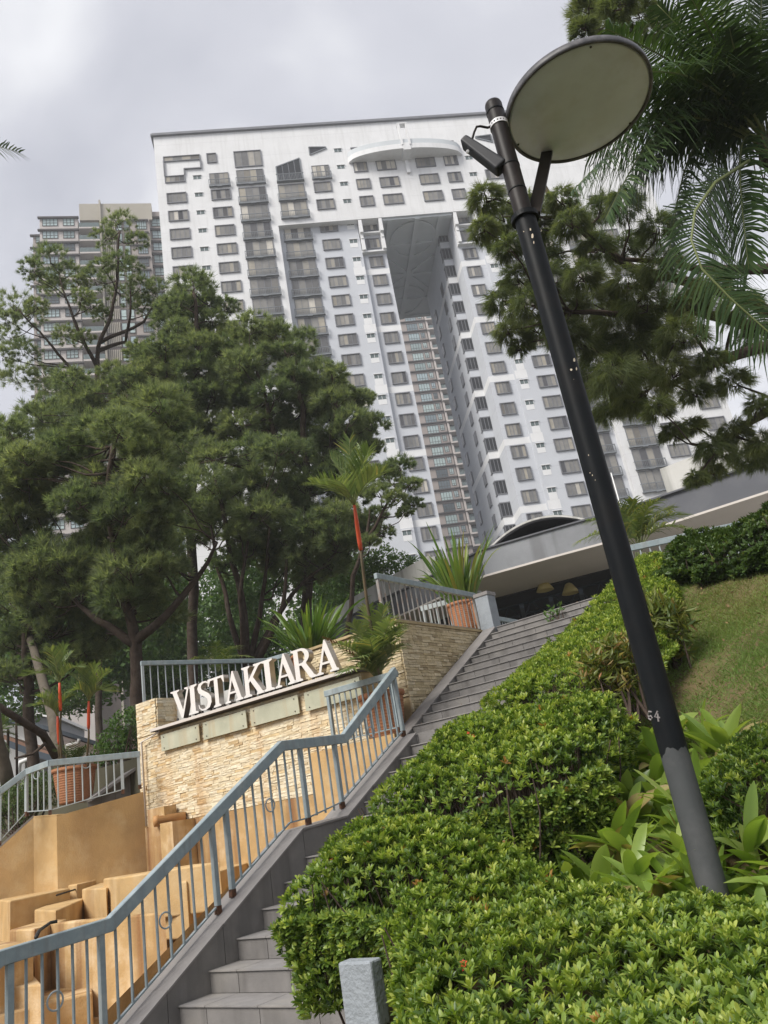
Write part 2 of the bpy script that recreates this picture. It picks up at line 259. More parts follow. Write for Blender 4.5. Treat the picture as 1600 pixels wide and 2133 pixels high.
# ------------------------------------------------------------------ mesh helpers
ORG = {}
class MB:
    def __init__(s): s.v = []; s.f = []; s.m = []
    def add(s, vs, fs, mi=0):
        o = len(s.v); s.v += [tuple(map(float, p)) for p in vs]; s.f += [tuple(o + i for i in q) for q in fs]; s.m += [mi] * len(fs)
    def hexa(s, P, mi=0):     # P: 4 bottom points (ccw from above) then 4 top points
        s.add(P, [(3, 2, 1, 0), (4, 5, 6, 7), (0, 1, 5, 4), (1, 2, 6, 5), (2, 3, 7, 6), (3, 0, 4, 7)], mi)
    def box(s, c, sx, sy, sz, u=(1, 0, 0), v=(0, 1, 0), wv=(0, 0, 1), mi=0):
        c = np.array(c, float); u = np.array(u, float) * sx / 2; v = np.array(v, float) * sy / 2; q = np.array(wv, float) * sz / 2
        s.hexa([c - u - v - q, c + u - v - q, c + u + v - q, c - u + v - q, c - u - v + q, c + u - v + q, c + u + v + q, c - u + v + q], mi)
    def abox(s, a0, a1, b0, b1, z0, z1, mi=0):   # box in the stair frame
        s.hexa([W(a0, b0, z0), W(a0, b1, z0), W(a1, b1, z0), W(a1, b0, z0), W(a0, b0, z1), W(a0, b1, z1), W(a1, b1, z1), W(a1, b0, z1)], mi)
    def prism(s, poly, ex, mi=0):
        n = len(poly); ex = np.array(ex, float); P = [np.array(p, float) for p in poly]
        s.add(P + [p + ex for p in P], [tuple(range(n))[::-1], tuple(range(n, 2 * n))] + [(i, (i + 1) % n, n + (i + 1) % n, n + i) for i in range(n)], mi)
    def tube(s, pts, rad, n=8, mi=0, cap=True):
        pts = [np.array(p, float) for p in pts]
        if not hasattr(rad, '__len__'): rad = [rad] * len(pts)
        o = len(s.v); ref = None; k = len(pts)
        for i, p in enumerate(pts):
            d = pts[min(i + 1, k - 1)] - pts[max(i - 1, 0)]; d = d / (np.linalg.norm(d) + 1e-9)
            if ref is None: ref = np.array([0, 0, 1.0]) if abs(d[2]) < 0.9 else np.array([1.0, 0, 0])
            e1 = ref - d * (ref @ d); e1 /= np.linalg.norm(e1) + 1e-9; e2 = np.cross(d, e1); ref = e1
            for j in range(n):
                t = 2 * math.pi * j / n
                s.v.append(tuple(p + rad[i] * (math.cos(t) * e1 + math.sin(t) * e2)))
        for i in range(k - 1):
            for j in range(n):
                s.f.append((o + i * n + j, o + i * n + (j + 1) % n, o + (i + 1) * n + (j + 1) % n, o + (i + 1) * n + j)); s.m.append(mi)
        if cap:
            s.f.append(tuple(o + j for j in range(n))[::-1]); s.f.append(tuple(o + (k - 1) * n + j for j in range(n))); s.m += [mi, mi]
    def lathe(s, c, prof, n=24, mi=0, ax=(0, 0, 1)):
        c = np.array(c, float); d = np.array(ax, float); d /= np.linalg.norm(d)
        ref = np.array([1.0, 0, 0]) if abs(d[0]) < 0.9 else np.array([0, 1.0, 0])
        e1 = ref - d * (ref @ d); e1 /= np.linalg.norm(e1); e2 = np.cross(d, e1)
        o = len(s.v)
        for r, h in prof:
            for j in range(n):
                t = 2 * math.pi * j / n; s.v.append(tuple(c + d * h + r * (math.cos(t) * e1 + math.sin(t) * e2)))
        for i in range(len(prof) - 1):
            for j in range(n):
                s.f.append((o + i * n + j, o + i * n + (j + 1) % n, o + (i + 1) * n + (j + 1) % n, o + (i + 1) * n + j)); s.m.append(mi)
    def beam(s, p0, p1, wd, ht, up=(0, 0, 1), mi=0):
        p0 = np.array(p0, float); p1 = np.array(p1, float); d = p1 - p0; L = np.linalg.norm(d); d /= L
        up = np.array(up, float); q = up - d * (up @ d); q /= np.linalg.norm(q); sd = np.cross(d, q)
        s.box((p0 + p1) / 2, L, wd, ht, d, -sd, q, mi)
    def polybeam(s, pts, wd, ht, side, mi=0):
        """rectangular section swept along pts with mitred corners; side = width direction"""
        side = np.array(side, float); side /= np.linalg.norm(side); P = [np.array(p, float) for p in pts]; o = len(s.v)
        for i, p in enumerate(P):
            d0 = P[i] - P[i - 1] if i else P[1] - P[0]; d1 = P[i + 1] - P[i] if i < len(P) - 1 else d0
            d0 = d0 / np.linalg.norm(d0); d1 = d1 / np.linalg.norm(d1)
            n0 = np.cross(d0, side); n1 = np.cross(d1, side)
            nn = n0 + n1; nn /= np.linalg.norm(nn)
            if nn[2] < 0: nn = -nn
            k = 1 / max(0.3, abs(nn @ (n0 / np.linalg.norm(n0))))
            h = nn * ht / 2 * k
            for a, b in ((-1, -1), (1, -1), (1, 1), (-1, 1)): s.v.append(tuple(p + side * wd / 2 * a + h * b))
        for i in range(len(P) - 1):
            for j in range(4): s.f.append((o + i * 4 + j, o + i * 4 + (j + 1) % 4, o + i * 4 + 4 + (j + 1) % 4, o + i * 4 + 4 + j)); s.m.append(mi)
        s.f += [(o + 3, o + 2, o + 1, o), tuple(o + (len(P) - 1) * 4 + j for j in range(4))]; s.m += [mi, mi]
    def mesh(s, name, mats, org=(0, 0, 0), smooth=False, fix=True):
        me = bpy.data.meshes.new(name)
        V = np.array(s.v) - np.array(org); me.from_pydata(V.tolist(), [], s.f)
        for m in mats: me.materials.append(MATS[m] if isinstance(m, str) else m)
        me.polygons.foreach_set('material_index', s.m)
        if smooth: me.polygons.foreach_set('use_smooth', [True] * len(s.f))
        if fix:
            bm = bmesh.new(); bm.from_mesh(me); bmesh.ops.recalc_face_normals(bm, faces=bm.faces); bm.to_mesh(me); bm.free()
        me.update(); return me
def lst(m): return m if isinstance(m, (list, tuple)) else [m]
def setp(o, label=None, cat=None, group=None, kind=None):
    if label: o['label'] = label
    if cat: o['category'] = cat
    if group: o['group'] = group
    if kind: o['kind'] = kind
    return o
def thing(name, label, cat, loc=(0, 0, 0), group=None):
    o = bpy.data.objects.new(name, None); COL.objects.link(o); o.location = loc; o.empty_display_size = 0.2
    ORG[o.name] = np.array(loc, float); return setp(o, label, cat, group)
def link(name, me, parent=None, loc=None):
    """object whose mesh is already local to loc (world); loc defaults to the parent's origin"""
    o = bpy.data.objects.new(name, me); COL.objects.link(o)
    po = ORG[parent.name] if parent is not None else np.zeros(3)
    wl = po if loc is None else np.array(loc, float)
    if parent is not None: o.parent = parent
    o.location = wl - po; ORG[o.name] = wl; return o
def part(name, mb, parent, mats, smooth=False, kind=None, label=None, loc=None):
    org = ORG[parent.name] if loc is None else np.array(loc, float)
    o = link(name, mb.mesh(name, lst(mats), org, smooth), parent, org); return setp(o, label=label, kind=kind)
def single(name, mb, mats, label=None, cat=None, group=None, kind=None, smooth=False, loc=(0, 0, 0)):
    o = link(name, mb.mesh(name, lst(mats), loc, smooth), None, loc); return setp(o, label, cat, group, kind)
def npmesh(name, V, T, tint, mats, org=(0, 0, 0), smooth=False):
    me = bpy.data.meshes.new(name); V = np.asarray(V, np.float32) - np.asarray(org, np.float32); T = np.asarray(T, np.int32); k = T.shape[1]
    me.vertices.add(len(V)); me.vertices.foreach_set('co', V.ravel())
    me.loops.add(T.size); me.loops.foreach_set('vertex_index', T.ravel())
    me.polygons.add(len(T)); me.polygons.foreach_set('loop_start', np.arange(0, T.size, k, dtype=np.int32))
    if smooth: me.polygons.foreach_set('use_smooth', np.ones(len(T), bool))
    for m in lst(mats): me.materials.append(MATS[m])
    if tint is not None:
        a = me.attributes.new('tint', 'FLOAT', 'POINT'); a.data.foreach_set('value', np.asarray(tint, np.float32))
    me.update(calc_edges=True); me.validate(); return me
def nrm(v): return v / (np.linalg.norm(v, axis=-1, keepdims=True) + 1e-9)
# ================================================================== LARGE STRUCTURE
# ---- ground: one big sheet, the planted bank, the terrace behind the sign wall
mb = MB(); mb.add([(-340, -190, -0.12), (340, -190, -0.12), (340, 490, -0.12), (-340, 490, -0.12)], [(0, 1, 2, 3)])
single('ground', mb, 'ground_base', kind='structure')
def bank_z(a, b): return 0.53 * np.clip(np.asarray(b, float) - 3.45, 0, 7.3) + 0.04 * np.sin(np.asarray(a) * 1.7 + np.asarray(b) * 0.9) - 0.02
na, nb = 70, 90
aa = np.linspace(-14, 3.95, na); bb = np.linspace(2.2, 16, nb)
V = []; Fc = []
for j in range(nb):
    for i in range(na): V.append(W(aa[i], bb[j], float(bank_z(aa[i], bb[j]))))
for j in range(nb - 1):
    for i in range(na - 1): Fc.append((j * na + i, j * na + i + 1, (j + 1) * na + i + 1, (j + 1) * na + i))
mb = MB(); mb.add(V, Fc); o = single('grass_bank', mb, 'lawn_soil', kind='structure', smooth=True)
mb = MB(); mb.abox(6.6, 60, 9.35, 60, -0.3, 3.2); mb.abox(14.5, 60, 2, 9.3, -0.3, 0.9)
single('terrace_ground', mb, 'ground_base', kind='structure')
mb = MB(); mb.abox(-30, 6.55, 13.05, 60, -0.3, 4.15)
single('upper_platform', mb, 'paving_grey', kind='structure')
mb = MB(); mb.abox(6.36, 16, 2.5, 8.6, -0.09, 0.02)
single('basin_floor', mb, 'ochre_stained', kind='structure')

# ================================================================== WHITE GATE TOWER
PH = R(7.55)
FDv = np.array([math.cos(PH), math.sin(PH), 0]); FNv = np.array([-math.sin(PH), math.cos(PH), 0]); FD0 = 89.4
def fz(fi): return FL_Z0 - FL_H * fi
def FP(s, t, fi): return FDv * s + FNv * (FD0 + t) + Zv * fz(fi)
tower_org = FP(23.9, 0, 27); tower_org[2] = 0
tower = thing('gate_tower', 'white high-rise apartment block with a tall rectangular gap through its middle', 'building', tower_org)
def fbox(mb, s0, s1, t0, t1, f0, f1, mi=0):   # f0 upper, f1 lower (floors)
    mb.hexa([FP(s0, t0, f1), FP(s1, t0, f1), FP(s1, t1, f1), FP(s0, t1, f1), FP(s0, t0, f0), FP(s1, t0, f0), FP(s1, t1, f0), FP(s0, t1, f0)], mi)
BOT = 26.4; BACK = 25.2
SB, PB_ = 0.95, 1.5      # setbacks of the grey wall and of the pier bays
mb = MB()                # wall volumes
fbox(mb, -12.0, 4.1, 0, 24.9, -3.95, BOT)
fbox(mb, 43.7, 59.8, 0, 24.9, -3.95, BOT)
fbox(mb, 4.1, 43.7, 0, BACK, -3.95, 1.66)
part('wall', mb, tower, 'white_paint', label='white plastered upper wall')
mb = MB()
for a0, a1, b0, b1 in ((4.1, 15.25, 15.25, 18.72), (32.55, 43.7, 29.08, 32.55)):
    fbox(mb, a0, a1, SB, 24.8, 1.66, BOT)
    fbox(mb, b0, b1, PB_, 24.7, 1.66, BOT)
fbox(mb, 27.72, 29.08, 5.84, 19.6, 1.66, BOT)
fbox(mb, 18.72, 19.0, 5.84, 24.6, 1.66, BOT)
part('wall', mb, tower, 'blue_grey_paint', label='pale blue grey set-back wall around the gap')
mb = MB(); fbox(mb, -12.35, 60.15, -0.35, 25.5, -4.05, -3.952); fbox(mb, -12.15, 59.95, -0.15, 25.3, -4.15, -4.052)
part('roof', mb, tower, 'frame_grey')
# coffered soffit over the gap
mb = MB()
fbox(mb, 18.74, 29.06, 0.02, BACK - 0.02, 1.66, 1.672, 0)
def sof(s0, s1, t0, t1, d=0.13): fbox(mb, s0, s1, t0, t1, 1.673, 1.673 + d)
sof(23.55, 24.25, 0.3, BACK - .3, .14); sof(19.6, 20.2, 0.3, BACK - .3, .12); sof(27.0, 27.6, 0.3, 5.8, .12)
for t in (0.25, 5.8, 12.9, 19.4, 24.3): sof(18.76, 29.0, t, t + 0.6, .10)
for s0, s1, t0, t1 in ((20.3, 23.5, 9.2, 12.8), (24.3, 27.5, 9.2, 12.8), (20.3, 23.5, 17.2, 13.6), (24.3, 27.5, 17.2, 13.6)):
    tgt = (23.9, 13.2); q0 = np.array([s0 if s0 < 23 else s1, t0]); q1 = np.array(tgt)
    d = (q1 - q0) / np.linalg.norm(q1 - q0); nn = np.array([-d[1], d[0]]) * .28
    c4 = [q0 - nn, q1 - nn, q1 + nn, q0 + nn]
    mb.hexa([FP(c[0], c[1], 1.76) for c in c4] + [FP(c[0], c[1], 1.674) for c in c4])
for cs, ct, rr in ((23.9, 5.2, 3.3), (23.9, 20.2, 3.3)):
    for k in range(24):
        a0 = math.pi * (k / 24) * 2; a1 = math.pi * ((k + 1) / 24) * 2
        c4 = [(cs + (rr - .3) * math.cos(a0), ct + (rr - .3) * 1.15 * math.sin(a0)), (cs + (rr + .3) * math.cos(a0), ct + (rr + .3) * 1.15 * math.sin(a0)),
              (cs + (rr + .3) * math.cos(a1), ct + (rr + .3) * 1.15 * math.sin(a1)), (cs + (rr - .3) * math.cos(a1), ct + (rr - .3) * 1.15 * math.sin(a1))]
        mb.hexa([FP(c[0], c[1], 1.745) for c in c4] + [FP(c[0], c[1], 1.6745) for c in c4])
part('soffit', mb, tower, 'soffit_paint')
# painted bands of the piers and white panels under the small windows
mb = MB()
for i in (4, 7, 10, 13, 16, 19):
    f0, f1 = i + .07, i + .36
    for a0, a1 in ((15.25, 18.72), (29.08, 32.55)): fbox(mb, a0 - .004, a1 + .004, PB_ - .012, PB_ + .4, f0, f1)
    for a0, a1 in ((18.72, 18.73), (29.07, 29.08)): fbox(mb, a0 - .003, a1 + .003, PB_ + .41, 5.83, f0, f1)
    for a0, a1 in ((27.715, 29.07),): fbox(mb, a0, a1, 5.832, 5.9, f0, f1)
    fbox(mb, 27.712, 27.73, 5.91, 17.48, f0, f1)
    for m0, m1 in ((13.6, 15.24), (32.56, 34.2)): fbox(mb, m0, m1, SB - .012, SB + .3, i + .02, i + .42)
for i in range(2, 20):
    for m0, m1 in ((13.75, 14.85), (32.95, 34.05)): fbox(mb, m0, m1, SB - .02, SB + .3, i - .30, i + (.02 if i % 3 == 1 else -.06))
part('paint_band', mb, tower, 'band_white', kind='stuff')
# brackets under the overhang
mb = MB()
for s in (15.4, 18.3, 29.2, 32.1):
    fbox(mb, s - .05, s + .42, 0.05, PB_ + .1, 1.672, 2.35); fbox(mb, s, s + .38, .45, PB_ + .1, 2.352, 2.6); fbox(mb, s - .05, s + .42, .55, PB_ + .1, 2.602, 3.2)
for a0, a1 in ((15.3, 18.7), (29.1, 32.5)):
    fbox(mb, a0 + .5, a1 - .5, .9, PB_ + .1, 2.15, 2.22); fbox(mb, a0 - .03, a1 + .03, .85, PB_ + .1, 3.2, 3.27)
part('bracket', mb, tower, 'band_white', kind='stuff')

# windows: one mesh for each size, shared by the copies
WM = {}
def win_meshes(key, wd, ht, npane, hood=.16, fr=.11, balc=False, plain=False):
    if key in WM: return WM[key]
    f = MB()    # local: x along the wall, y out of the wall (negative), z up, origin at lower left
    def lb(x0, x1, y0, y1, z0, z1, mi=0): f.hexa([FDv * x + FNv * y + Zv * z for x, y, z in ((x0, y0, z0), (x1, y0, z0), (x1, y1, z0), (x0, y1, z0), (x0, y0, z1), (x1, y0, z1), (x1, y1, z1), (x0, y1, z1))], mi)
    lb(-fr, wd + fr, -hood, .02, ht, ht + fr); lb(-fr, wd + fr, -hood - .02, .02, -fr, 0)
    lb(-fr, 0, -hood, .018, 0.001, ht - .001); lb(wd, wd + fr, -hood, .018, 0.001, ht - .001)
    pw = wd / npane
    for k in range(1, npane): lb(k * pw - .035, k * pw + .035, -.09, .017, .002, ht - .002)
    fm = f.mesh('window_frame_' + key, ['frame_grey'])
    g = MB(); g.hexa([FDv * x + FNv * y + Zv * z for x, y, z in ((0.03, -.05, 0.01), (pw - .03, -.05, 0.01), (pw - .03, .01, 0.01), (0.03, .01, 0.01), (0.03, -.05, ht - .01), (pw - .03, -.05, ht - .01), (pw - .03, .01, ht - .01), (0.03, .01, ht - .01))])
    gm = g.mesh('window_pane_' + key, ['tower_glass'])
    WM[key] = (fm, gm, pw); return WM[key]
def put_window(par, key, wd, ht, npane, s, t, fi_top, name='window', **k):
    fm, gm, pw = win_meshes(key, wd, ht, npane, **k)
    p = FP(s, t, fi_top) - Zv * ht
    o = link(name, fm, par, p)
    for j in range(npane): link('pane', gm, o, p + FDv * pw * j)
    return o
def put_french(par, s, wd, t, i, top=-.57, bot=.36, npane=4):
    ht = (bot - top) * FL_H - .1; key = 'french%.2f_%.2f' % (wd, ht)
    new = key not in WM
    fm, gm, pw = win_meshes(key, wd, ht, npane, hood=.10, fr=.08)
    p = FP(s, t, i + top) - Zv * ht
    o = link('french_window', fm, par, p)
    for j in range(npane): link('pane', gm, o, p + FDv * pw * j)
    if new:
        b = MB(); X = lambda x, y, z: FDv * x + FNv * y + Zv * z
        def lb(x0, x1, y0, y1, z0, z1): b.hexa([X(*q) for q in ((x0, y0, z0), (x1, y0, z0), (x1, y1, z0), (x0, y1, z0), (x0, y0, z1), (x1, y0, z1), (x1, y1, z1), (x0, y1, z1))])
        lb(-.25, wd + .25, -.40, -.05, -.12, .06); lb(-.25, wd + .25, -.40, -.33, 1.02, 1.10); lb(-.25, wd + .25, -.39, -.34, .14, .19)
        for xx in (-.25, wd / 2 - .05, wd + .17): lb(xx, xx + .08, -.405, -.325, .06, 1.018)
        for xx in (-.25, wd + .19): lb(xx, xx + .06, -.325, -.12, 1.02, 1.10)
        nb_ = int(wd / .2)
        for q in range(nb_ + 1): lb(-.2 + q * (wd + .36) / nb_ - .02, -.2 + q * (wd + .36) / nb_ + .02, -.38, -.35, .192, 1.016)
        lb(wd / 2 - .35, wd / 2 + .35, -.44, -.1, -.22, -.122)
        WM[key + 'b'] = b.mesh('balcony_railing', ['balcony_grey'])
    link('balcony_railing', WM[key + 'b'], o, p)
    return o
VENT = None
def put_vent(par, s, t, i, wd=1.1):
    global VENT
    if VENT is None:
        X = lambda x, y, z: FDv * x + FNv * y + Zv * z
        def mk(nm, L, m):
            q = MB()
            for x0, x1, y0, y1, z0, z1 in L: q.hexa([X(*c) for c in ((x0, y0, z0), (x1, y0, z0), (x1, y1, z0), (x0, y1, z0), (x0, y0, z1), (x1, y0, z1), (x1, y1, z1), (x0, y1, z1))])
            return q.mesh(nm, [m])
        VENT = (mk('vent_ledge', [(-.06, wd + .06, -.16, .02, .60, .70), (-.03, 0.02, -.05, .02, .0, .6), (wd - .02, wd + .03, -.05, .02, 0, .6), (wd * .5 - .03, wd * .5 + .03, -.05, .02, 0.0, .6)], 'band_white'),
                mk('vent_pane', [(0, wd, -.03, .01, .02, .59)], 'vent_glass'))
    p = FP(s, t, i - .30); o = link('vent_window', VENT[0], par, p); link('pane', VENT[1], o, p); return o
Wc = .5 * FL_H + .02
def mirror(s, wd): return 2 * 23.9 - s - wd
cols = [('a', -10.7, 2.55, 0, 11, 4), ('a', -4.57, 2.55, 0, 12, 4), ('b', 10.0, 2.35, 0, 14, 4), ('c', 16.2, 1.85, -1, 19, 4), ('d', 19.6, 2.7, -1, 1, 4)]
def tset(s, i):
    if i < 2: return 0.0
    if 15.2 < s < 18.8 or 29 < s < 32.6: return PB_
    if 4.1 < s < 43.7: return SB
    return 0.0
for key, s, wd, i0, i1, npn in cols:
    for i in range(i0, i1 + 1): put_window(tower, key, wd, Wc, npn, s, tset(s, i), i - .56)
    s2 = mirror(s, wd); lo = {'a': (4 if s < -8 else 2, 16), 'b': (0, 18), 'c': (-1, 18), 'd': (-1, 1)}[key]
    for i in range(lo[0], lo[1] + 1): put_window(tower, key, wd, Wc, npn, s2, tset(s2, i), i - .56)
for s, i0, i1 in ((-6.9, -1, 11), (13.75, -2, 18)):
    for i in range(i0, i1 + 1): put_vent(tower, s, tset(s, i), i)
    for i in range(i0 if s > 0 else 4, 18): put_vent(tower, mirror(s, 1.1), tset(mirror(s, 1.1), i), i)
for s, wd, i0, i1 in ((-.72, 3.7, 0, 9), (4.88, 3.6, 0, 11)):
    for i in range(i0, i1 + 1): put_french(tower, s, wd, tset(s, i), i)
    for i in range(3, 17): put_french(tower, mirror(s, wd), wd, tset(mirror(s, wd), i), i)
put_french(tower, -4.55, 2.55, 0, -1, -.53, .26); put_french(tower, -.72, 3.7, 0, -1, -.6, .26); put_french(tower, 10.1, 2.4, 0, -1, -.55, .26)
put_window(tower, 'top', 3.75, 2.75, 4, -.75, 0, -2.7); put_window(tower, 'toplong', 5.0, .75, 4, -10.75, 0, -2.68); put_window(tower, 'toplow', 2.6, 1.0, 4, -10.75, 0, -1.54)
put_window(tower, 'small', 1.2, 1.55, 1, -4.62, 0, -2.7)
mb = MB()   # stepped dark outline that joins the two upper left windows
fbox(mb, -10.9, -10.76, -.27, .01, -2.44, -1.58); fbox(mb, -5.74, -5.6, -.27, .01, -2.42, -1.9); fbox(mb, -8.1, -5.6, -.265, .012, -1.92, -1.88); fbox(mb, -8.12, -7.98, -.262, .01, -1.878, -1.6)
part('window_outline', mb, tower, 'frame_grey')
# slanted windows
def slant(top, bot, nm, lab, rail):
    f = MB(); g = MB()
    P = [(top[0][0], bot), (top[1][0], bot), (top[1][0], top[1][1]), (top[0][0], top[0][1])] if rail else [(top[0][0], top[0][1]), (top[1][0], top[1][1]), (top[1][0], bot[1]), (top[0][0], bot[0])]
    fr = [FP(s, -.05, z) for s, z in P]
    g.prism(fr, FNv * .06)
    o = part(nm, g, tower, 'dark_glass', label=lab)
    for a, b in zip(P, P[1:] + P[:1]): f.beam(FP(a[0], -.08, a[1]), FP(b[0], -.08, b[1]), .16, .12, up=FNv)
    if rail:
        for k in (1, 2, 3):
            s = top[0][0] + (top[1][0] - top[0][0]) * k / 4; zt = top[0][1] + (top[1][1] - top[0][1]) * k / 4
            f.beam(FP(s, -.08, bot), FP(s, -.08, zt + .03), .08, .08, up=FNv)
        for s in np.linspace(top[0][0] - .1, top[1][0] + .1, 19): f.beam(FP(s, -.5, bot), FP(s, -.5, bot - .33), .05, .05, up=FNv)
        f.beam(FP(top[0][0] - .2, -.5, bot - .34), FP(top[1][0] + .2, -.5, bot - .34), .08, .1, up=FNv); f.beam(FP(top[0][0] - .2, -.3, bot + .03), FP(top[1][0] + .2, -.3, bot + .03), .5, .12, up=Zv)
    part('frame', f, o, 'balcony_grey')
slant([(4.95, -1.66), (8.5, -2.08)], -.75, 'slanted_window', 'tall window with a sloping head', True)
slant([(10.12, -2.70), (12.6, -2.64)], (-2.24, -2.56), 'tapered_window', 'small window tapering to the right', False)
slant([(35.3, -2.64), (37.7, -2.70)], (-2.56, -2.24), 'tapered_window', 'small window tapering to the left', False)
# curved balcony at the top
mb = MB(); ns = 30; prof = []
for k in range(ns + 1):
    s = 15.55 + (32.5 - 15.55) * k / ns; u = (s - 24.02) / 8.5; out = 2.1 * (1 - u * u) ** .5 if abs(u) < 1 else 0
    prof.append((s, -out - .12))
for k in range(ns):
    (s0, t0), (s1, t1) = prof[k], prof[k + 1]
    mb.hexa([FP(s0, t0, -1.56), FP(s1, t1, -1.56), FP(s1, -.0, -1.56), FP(s0, -.0, -1.56), FP(s0, t0, -1.84), FP(s1, t1, -1.84), FP(s1, -.0, -1.84), FP(s0, -.0, -1.84)])
o = part('curved_balcony', mb, tower, 'white_paint')
mb = MB()
for k in range(ns):
    (s0, t0), (s1, t1) = prof[k], prof[k + 1]
    mb.hexa([FP(s0, t0 + .06, -1.842), FP(s1, t1 + .06, -1.842), FP(s1, t1 + .26, -1.842), FP(s0, t0 + .26, -1.842), FP(s0, t0 + .06, -2.12), FP(s1, t1 + .06, -2.12), FP(s1, t1 + .26, -2.12), FP(s0, t0 + .26, -2.12)])
part('parapet', mb, o, 'soffit_paint')
mb = MB()
for k in range(5): fbox(mb, 16.2, 31.8, -.12, .05, -2.5 + k * .09, -2.45 + k * .09)
part('louvre', mb, o, 'frame_grey')
mb = MB(); fbox(mb, 23.3, 23.6, -2.35, -1.9, -3.0, -1.75); fbox(mb, 24.4, 24.7, -2.35, -1.9, -3.0, -1.75); fbox(mb, 23.25, 24.75, -2.37, -1.5, -3.06, -3.002); fbox(mb, 23.45, 24.55, -2.3, -.0, -1.86, -1.45); fbox(mb, 23.75, 24.25, -.35, 0, -1.44, -.72)
part('pylon', mb, o, 'white_paint')
# bay boxes in the gap (right wing and left wing) and the small windows deeper in
BAYF = MB()
X = lambda x, y, z: FDv * x + FNv * y + Zv * z
def lb(q, x0, x1, y0, y1, z0, z1, mi=0): q.hexa([X(*c) for c in ((x0, y0, z0), (x1, y0, z0), (x1, y1, z0), (x0, y1, z0), (x0, y0, z1), (x1, y0, z1), (x1, y1, z1), (x0, y1, z1))], mi)
lb(BAYF, -.1, 1.42, -.95, 0, 1.75, 1.9); lb(BAYF, -.1, 1.42, -.95, 0, -.12, 0)
for x in (-.08, .42, .9, 1.33): lb(BAYF, x, x + .08, -.93, -.85, 0, 1.75)
lb(BAYF, -.08, 0, -.4, -.32, 0, 1.75)
bay_f = BAYF.mesh('bay_frame', ['frame_grey'])
q = MB(); lb(q, -.04, 1.36, -.88, -.02, 0.003, 1.747); bay_g = q.mesh('bay_glass', ['dark_glass'])
q = MB(); lb(q, 0, 1.34, -.85, -.0, -1.22, -.121); bay_s = q.mesh('bay_spandrel', ['blue_grey_paint']); q = MB(); lb(q, 0, 1.34, -.85, -.0, -1.22, -.121); bay_sw = q.mesh('bay_spandrel_white', ['band_white'])
for i in range(2, 21):
    for s in (27.72, 17.72):
        p = FP(s, 5.84, i + .0)
        o = link('bay_window', bay_f, tower, p); link('pane', bay_g, o, p); link('spandrel', bay_sw if i % 3 == 1 else bay_s, o, p)
q = MB(); lb(q, -.14, .02, -.12, 1.3, -.12, 1.7); sf = q.mesh('deep_window_frame', ['frame_grey'])
q = MB(); lb(q, -.16, 0.0, 0, 1.18, 0, 1.58); sg = q.mesh('deep_window_pane', ['dark_glass'])
for i in range(4, 22):
    for s, tt_ in ((27.72, 8.6), (27.72, 15.5)):
        p = FP(s, tt_, i); o = link('window', sf, tower, p); link('pane', sg, o, p)

# ================================================================== TAUPE TOWERS BEHIND
def frame_of(az, D):
    d = np.array([math.cos(R(az)), math.sin(R(az)), 0]); n = np.array([-math.sin(R(az)), math.cos(R(az)), 0])
    def inv(x, y):
        q = ray(x, y); t = (D - CAM @ n) / (q @ n); p = CAM + q * t; return p @ d, p[2]
    return d, n, inv
def taupe_tower(label, az, D, px_ref, build):
    d, n, inv = frame_of(az, D)
    def P(s, t, z): return d * s + n * (D + t) + Zv * z
    s0, z0 = inv(*px_ref); base = P(s0, 5, 0); base[2] = 0
    return thing('taupe_tower', label, 'building', base), P, inv
def pbox(mb, P, s0, s1, t0, t1, z0, z1, mi=0):
    mb.hexa([P(s0, t0, z0), P(s1, t0, z0), P(s1, t1, z0), P(s0, t1, z0), P(s0, t0, z1), P(s1, t0, z1), P(s1, t1, z1), P(s0, t1, z1)], mi)
def glazed(par, P, s0, s1, t, z0, z1, npane, cache={}):
    wd = round(s1 - s0, 2); ht = round(z1 - z0, 2); key = (id(P), wd, ht, npane)
    org = P(s0, t, z0)
    if key not in cache:
        f = MB(); g = MB()
        def lb(q, x0, x1, y0, y1, a, b): q.hexa([P(s0 + x, t + y, z0 + z) for x, y, z in ((x0, y0, a), (x1, y0, a), (x1, y1, a), (x0, y1, a), (x0, y0, b), (x1, y0, b), (x1, y1, b), (x0, y1, b))])
        lb(f, -.06, wd + .06, -.10, .02, ht, ht + .08); lb(f, -.06, wd + .06, -.10, .02, -.08, 0)
        pw = wd / npane
        for k in range(npane + 1): lb(f, k * pw - .05, k * pw + .05, -.09, .018, 0.001, ht - .001)
        lb(f, 0, wd, -.085, .015, ht * .3 - .04, ht * .3 + .04)
        lb(g, .05, wd - .05, -.045, .01, .005, ht - .005)
        cache[key] = (f.mesh('taupe_frame', ['taupe_dark'], org), g.mesh('taupe_pane', ['teal_glass'], org))
    fm, gm = cache[key]; o = link('window', fm, par, org); link('pane', gm, o, org)
